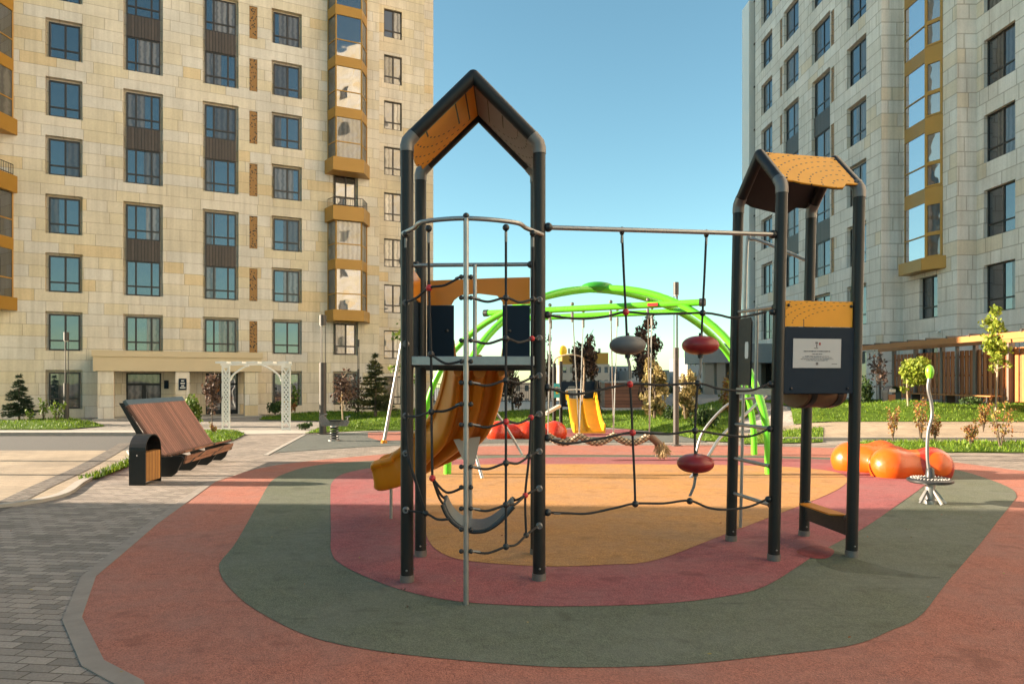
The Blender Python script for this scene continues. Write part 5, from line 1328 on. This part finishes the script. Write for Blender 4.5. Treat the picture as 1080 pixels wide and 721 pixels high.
# litter bin
BI = empty('litter_bin', (-6.95,13.35,0), 'black arched steel litter bin with an orange wood front beside the bench', 'litter bin')
ya, yb, xa_, xb_ = 13.08, 13.68, -7.24, -7.09; rad = (yb-ya)/2; hc = .95-rad
arc = [((ya+yb)/2-rad*math.cos(t), hc+rad*math.sin(t)) for t in np.linspace(0, PI, 15)]
inn = [((ya+yb)/2-(rad-.02)*math.cos(t), hc+(rad-.02)*math.sin(t)) for t in np.linspace(PI, 0, 15)]
shell = [(ya,0)]+arc+[(yb,0),(yb-.02,0)]+inn+[(ya+.02,0)]
m = MB(); m.prism(shell, lambda u, v, t: (t, u, v), xa_, xb_+.16); m.build('shell', M['post'], BI, smooth=False)
m = MB(); m.b2((xb_+.02,ya+.025,.06),(xb_+.15,yb-.025,.62)); m.build('front_board', M['bin_wood'], BI)
m = MB(); m.b2((xa_+.02,ya+.03,.02),(xb_,yb-.03,.60)); m.prism([(ya+.03,.60)]+[((ya+yb)/2-(rad-.03)*math.cos(t), hc+(rad-.03)*math.sin(t)) for t in np.linspace(0,PI,11)]+[(yb-.03,.6)], lambda u, v, t: (t, u, v), xa_+.02, xa_+.05); m.build('liner', M['panel_black'], BI)
m = MB(); m.ball((xa_+.16,ya-.005,.56), .014, 8, 6); m.build('lock', M['steel'], BI, smooth=True)
B2 = empty('litter_bin', (*P(938,0,30.5), .84), 'small black litter bin with a brown wood front before the slat fence', 'litter bin')
m = MB(); c2_ = P(938,0,30.5); 
shell2 = [(-.3,0)]+[(-.3*math.cos(t), .55+.3*math.sin(t)) for t in np.linspace(0,PI,11)]+[(.3,0),(.28,0)]+[(-.28*math.cos(t), .55+.28*math.sin(t)) for t in np.linspace(PI,0,11)]+[(-.28,0)]
m.prism(shell2, lambda u, v, t: (u+.12, t, v+.03), -.2, .25); m.build('shell', M['post'], B2, False)
m = MB(); m.b2((-.14,-.19,.08),(.16,.22,.50)); m.build('front_board', M['bench_wood'], B2, False)
m = MB(); m.b2((-.10,-.21,.60),(.16,-.18,.74)); m.build('notice', M['plaque'], B2, False)

# white trellis arch
TA = empty('trellis_arch', (-10.2,27.3,0), 'white lattice garden arch with five top rafters on the path to the entrance', 'garden arch')
xl0, xl1, xr0, xr1 = X(234,27.3), X(242.5,27.3), X(297,27.3), X(306.5,27.3)
for a, b in ((xl0,xl1),(xr0,xr1)):
    m = MB(); 
    m.b2((a,27.27,0),(a+.05,27.33,2.55)); m.b2((b-.05,27.27,0),(b,27.33,2.55)); m.b2((a+.05,27.27,.02),(b-.05,27.33,.1)); m.b2((a+.05,27.27,2.45),(b-.05,27.33,2.55))
    w = b-a; k = -.2
    while k < 2.45:
        for q in (1,-1):
            p0 = (a+.05, k if q == 1 else k+.36); p1 = (b-.05, k+.36 if q == 1 else k)
            if p0[1] < .1 or p1[1] < .1 or p0[1] > 2.5 or p1[1] > 2.5: continue
            m.beam((p0[0],27.30+.012*q,p0[1]),(p1[0],27.30+.012*q,p1[1]),.022,.052)
        k += .19
    m.build('lattice_post', M['white'], TA)
m = MB(); m.beam((xl0-.05,27.30,2.585),(xr1+.05,27.30,2.585),.05,.065); m.build('top_beam', M['white'], TA)
for i in range(5):
    xx = xl0+.15+(xr1-xl0-.3)*i/4; m = MB(); m.b2((xx-.22,26.85,2.62),(xx+.22,26.92,2.70)); m.b2((xx-.04,26.92,2.62),(xx+.04,27.8,2.71)); m.build('rafter', M['white'], TA)
for xx, q in ((xl1,1),(xr0,-1)):
    m = MB(); m.tube(curve([(xx,27.3,1.95),(xx+q*.15,27.3,2.2),(xx+q*.5,27.3,2.45),(xx+q*.75,27.3,2.55)], 5), .04, 6); m.build('brace', M['white'], TA)

# lamps
def lamp(x, y, h, label, solid=.62, r=.085, z=0., grp='lamp posts'):
    o = empty('street_lamp', (x, y, z), label, 'street lamp', grp)
    m = MB(); m.tube([(0,0,0),(0,0,h*solid)], r, 16); m.lathe([(r*1.7,0),(r*1.7,.03),(r*1.05,.04)], (0,0,0), 16); m.build('pole', M['lamp'], o, False, True)
    m = MB()
    for a in (0.5, 2.6, 4.7): m.tube([(math.cos(a)*r*.75, math.sin(a)*r*.75, h*solid),(math.cos(a)*r*.75, math.sin(a)*r*.75, h-.36)], .014, 6)
    m.build('stay_rod', M['lamp'], o, False, True)
    m = MB(); m.tube([(0,0,h-.38),(0,0,h)], r*.98, 16); m.build('lamp_head', M['lamp'], o, False, True)
    m = MB(); m.lathe([(.02,h-.44),(r*.8,h-.40),(r*.8,h-.385)], (0,0,0), 14); m.build('lens', M['lamp_glass'], o, False, True); return o
lamp(X(713,20.9), 20.9, 4.93, 'tall grey lamp post with an open rod head on the back lawn', .60)
lamp(X(340.5,25.3), 25.3, 4.35, 'dark grey lamp post on the lawn edge right of the trellis arch', .60, .13)
lamp(X(378,36.5), 36.5, 3.9, 'slim dark lamp post close to the facade left of the olive pine', .60, .06, .2)
lamp(X(70,30.8), 30.8, 3.9, 'slim black lamp post on the left lawn in front of a window', .42, .11, .2)
# lamp posts standing left of the view, whose thin shadows cross the forecourt
for x, y, h, q in ((-19.5,15.0,6.3,'nearest the bench'),(-24,17.6,6.3,'nearest the street')):
    lamp(x, y, h, 'tall grey lamp post left of the view on the forecourt, '+q, .7, .09)

# spring rider
SR = empty('spring_rider', (X(352.5,22.6),22.6,0), 'small black and white rocking toy on a coil spring at the lawn edge', 'spring rider')
m = MB(); m.tube([(.13*math.cos(t),.13*math.sin(t),.05+.40*t/(2*PI*5)) for t in np.linspace(0,2*PI*5,70)], .022, 6); m.build('spring', M['blackpl'], SR, False, True)
m = MB(); m.lathe([(.2,0),(.2,.04),(.12,.05)], (0,0,0), 14); m.lathe([(.14,.45),(.14,.49)], (0,0,0), 14); m.build('base', M['galv'], SR, False, True)
m = MB(); m.prism([(-.42,.48),(.42,.48),(.50,.62),(.40,.70),(.2,.62),(.05,.66),(-.15,.62),(-.30,.78),(-.40,.86),(-.50,.76)], lambda u, v, t: (u, t, v), -.03, .03); m.build('body', M['panel_grey'], SR, False)
m = MB(); m.b2((-.12,-.16,.64),(.25,.16,.68)); m.build('seat', M['blackpl'], SR, False)
m = MB(); m.tube([(-.30,-.24,.86),(-.30,.24,.86)], .02, 8); m.tube([(-.36,-.24,.52),(-.36,.24,.52)], .02, 8); m.tube([(.44,-.3,.78),(.44,.3,.78)], .02, 8); m.tube([(.44,0,.6),(.44,0,.78)], .02, 8); m.build('handle', M['steel'], SR, False, True)
# leaning steel swing leg with an orange foot
SGX = empty('swing_leg', (-4.03,21.8,0), 'leaning grey steel pole with an orange foot left of the climbing tower', 'pole')
m = MB(); m.tube([(-4.02,21.8,.08),(-3.62,21.8,2.3),(-3.43,21.8,3.35)], .055, 12); m.build('pole', M['galv'], SGX, smooth=True)
m = MB(); m.lathe([(.10,0),(.10,.07),(.07,.10)], (-4.03,21.8,0), 14); m.build('foot', M['slide'], SGX, smooth=True)
# fallen twig and leaves on the rubber
def litter(px, py, s_, label):
    x, y = gp(px, py); m = MB(); c = Vector((x, y, .02))
    for k in range(9):
        a = random.uniform(0,6.28); d = Vector((math.cos(a)*s_*random.uniform(.3,1), math.sin(a)*s_*random.uniform(.3,1), random.uniform(.0,.012)))
        n = Vector((-d.y, d.x, 0)).normalized()*s_*.22; m.add([c+d-n*.3, c+d*.6-n, c+d*.6+n+Vector((0,0,.01)), c+d*1.3+Vector((0,0,.004))], [(0,1,3,2)])
    tag(m.build('fallen_leaves', M['leaf_purple'], recalc=False), label, 'leaves')
litter(425, 624, .035, 'dark curled leaf on the green ring near the left front post')
litter(429, 643, .02, 'tiny dark leaf scrap on the green ring below the left front post')

m = MB()
for _ in range(150):
    x, y = random.uniform(-7, 9), random.uniform(4, 17); c = Vector((x, y, .022)); a = random.uniform(0, 6.28); s_ = random.uniform(.010, .026)
    u = Vector((math.cos(a), math.sin(a), random.uniform(-.1,.3)))*s_; v = Vector((-math.sin(a), math.cos(a), random.uniform(0,.5)))*s_*.5
    m.add([c-u, c-v, c+u, c+v], [(0,1,2,3)])
tag(m.build('leaf_litter', M['leaf_rust'], recalc=False), kind='stuff')
# ------------------------------------------------------------------ sky, sun, camera
SUN = Vector((-1, .045, 0)).normalized(); ELEV = R(15.5)
W = bpy.data.worlds.new('World'); S.world = W; W.use_nodes = True
nt = W.node_tree; bg = nt.nodes['Background']; sky = nt.nodes.new('ShaderNodeTexSky'); sky.sky_type = 'NISHITA'
sky.sun_disc = False; sky.sun_elevation = ELEV; sky.sun_rotation = math.atan2(SUN.x, SUN.y); sky.altitude = 300; sky.air_density = 1.0; sky.dust_density = .25; sky.ozone_density = 1.6
tint = nt.nodes.new('ShaderNodeMix'); tint.data_type = 'RGBA'; tint.blend_type = 'MULTIPLY'; tint.inputs[0].default_value = 1; tint.inputs[7].default_value = (.77,.98,.84,1)
nt.links.new(sky.outputs[0], tint.inputs[6]); nt.links.new(tint.outputs[2], bg.inputs[0]); bg.inputs[1].default_value = .062
L = bpy.data.lights.new('sun', 'SUN'); L.energy = 4.3; L.angle = R(.5); L.color = (1, .82, .61)
lo = bpy.data.objects.new('sun', L); C.objects.link(lo)
sd_ = Vector((SUN.x*math.cos(ELEV), SUN.y*math.cos(ELEV), math.sin(ELEV))); lo.rotation_euler = (-sd_).to_track_quat('-Z', 'Y').to_euler(); lo.location = sd_*60
cam = bpy.data.cameras.new('camera'); co = bpy.data.objects.new('camera', cam); C.objects.link(co)
co.location = (0, 0, H0); co.rotation_euler = (R(90), 0, 0)
cam.sensor_width = 36; cam.lens = 36*F/1080; cam.shift_y = (HY-360.5)/1080; cam.clip_end = 3000; cam.clip_start = .05
S.camera = co
S.view_settings.view_transform = 'Standard'; S.view_settings.look = 'None'; S.view_settings.exposure = 2.3; S.view_settings.gamma = 1
S.cycles.max_bounces = 8; S.cycles.diffuse_bounces = 5; S.cycles.glossy_bounces = 4; S.cycles.caustics_reflective = False; S.cycles.caustics_refractive = False
S.cycles.sample_clamp_indirect = 6
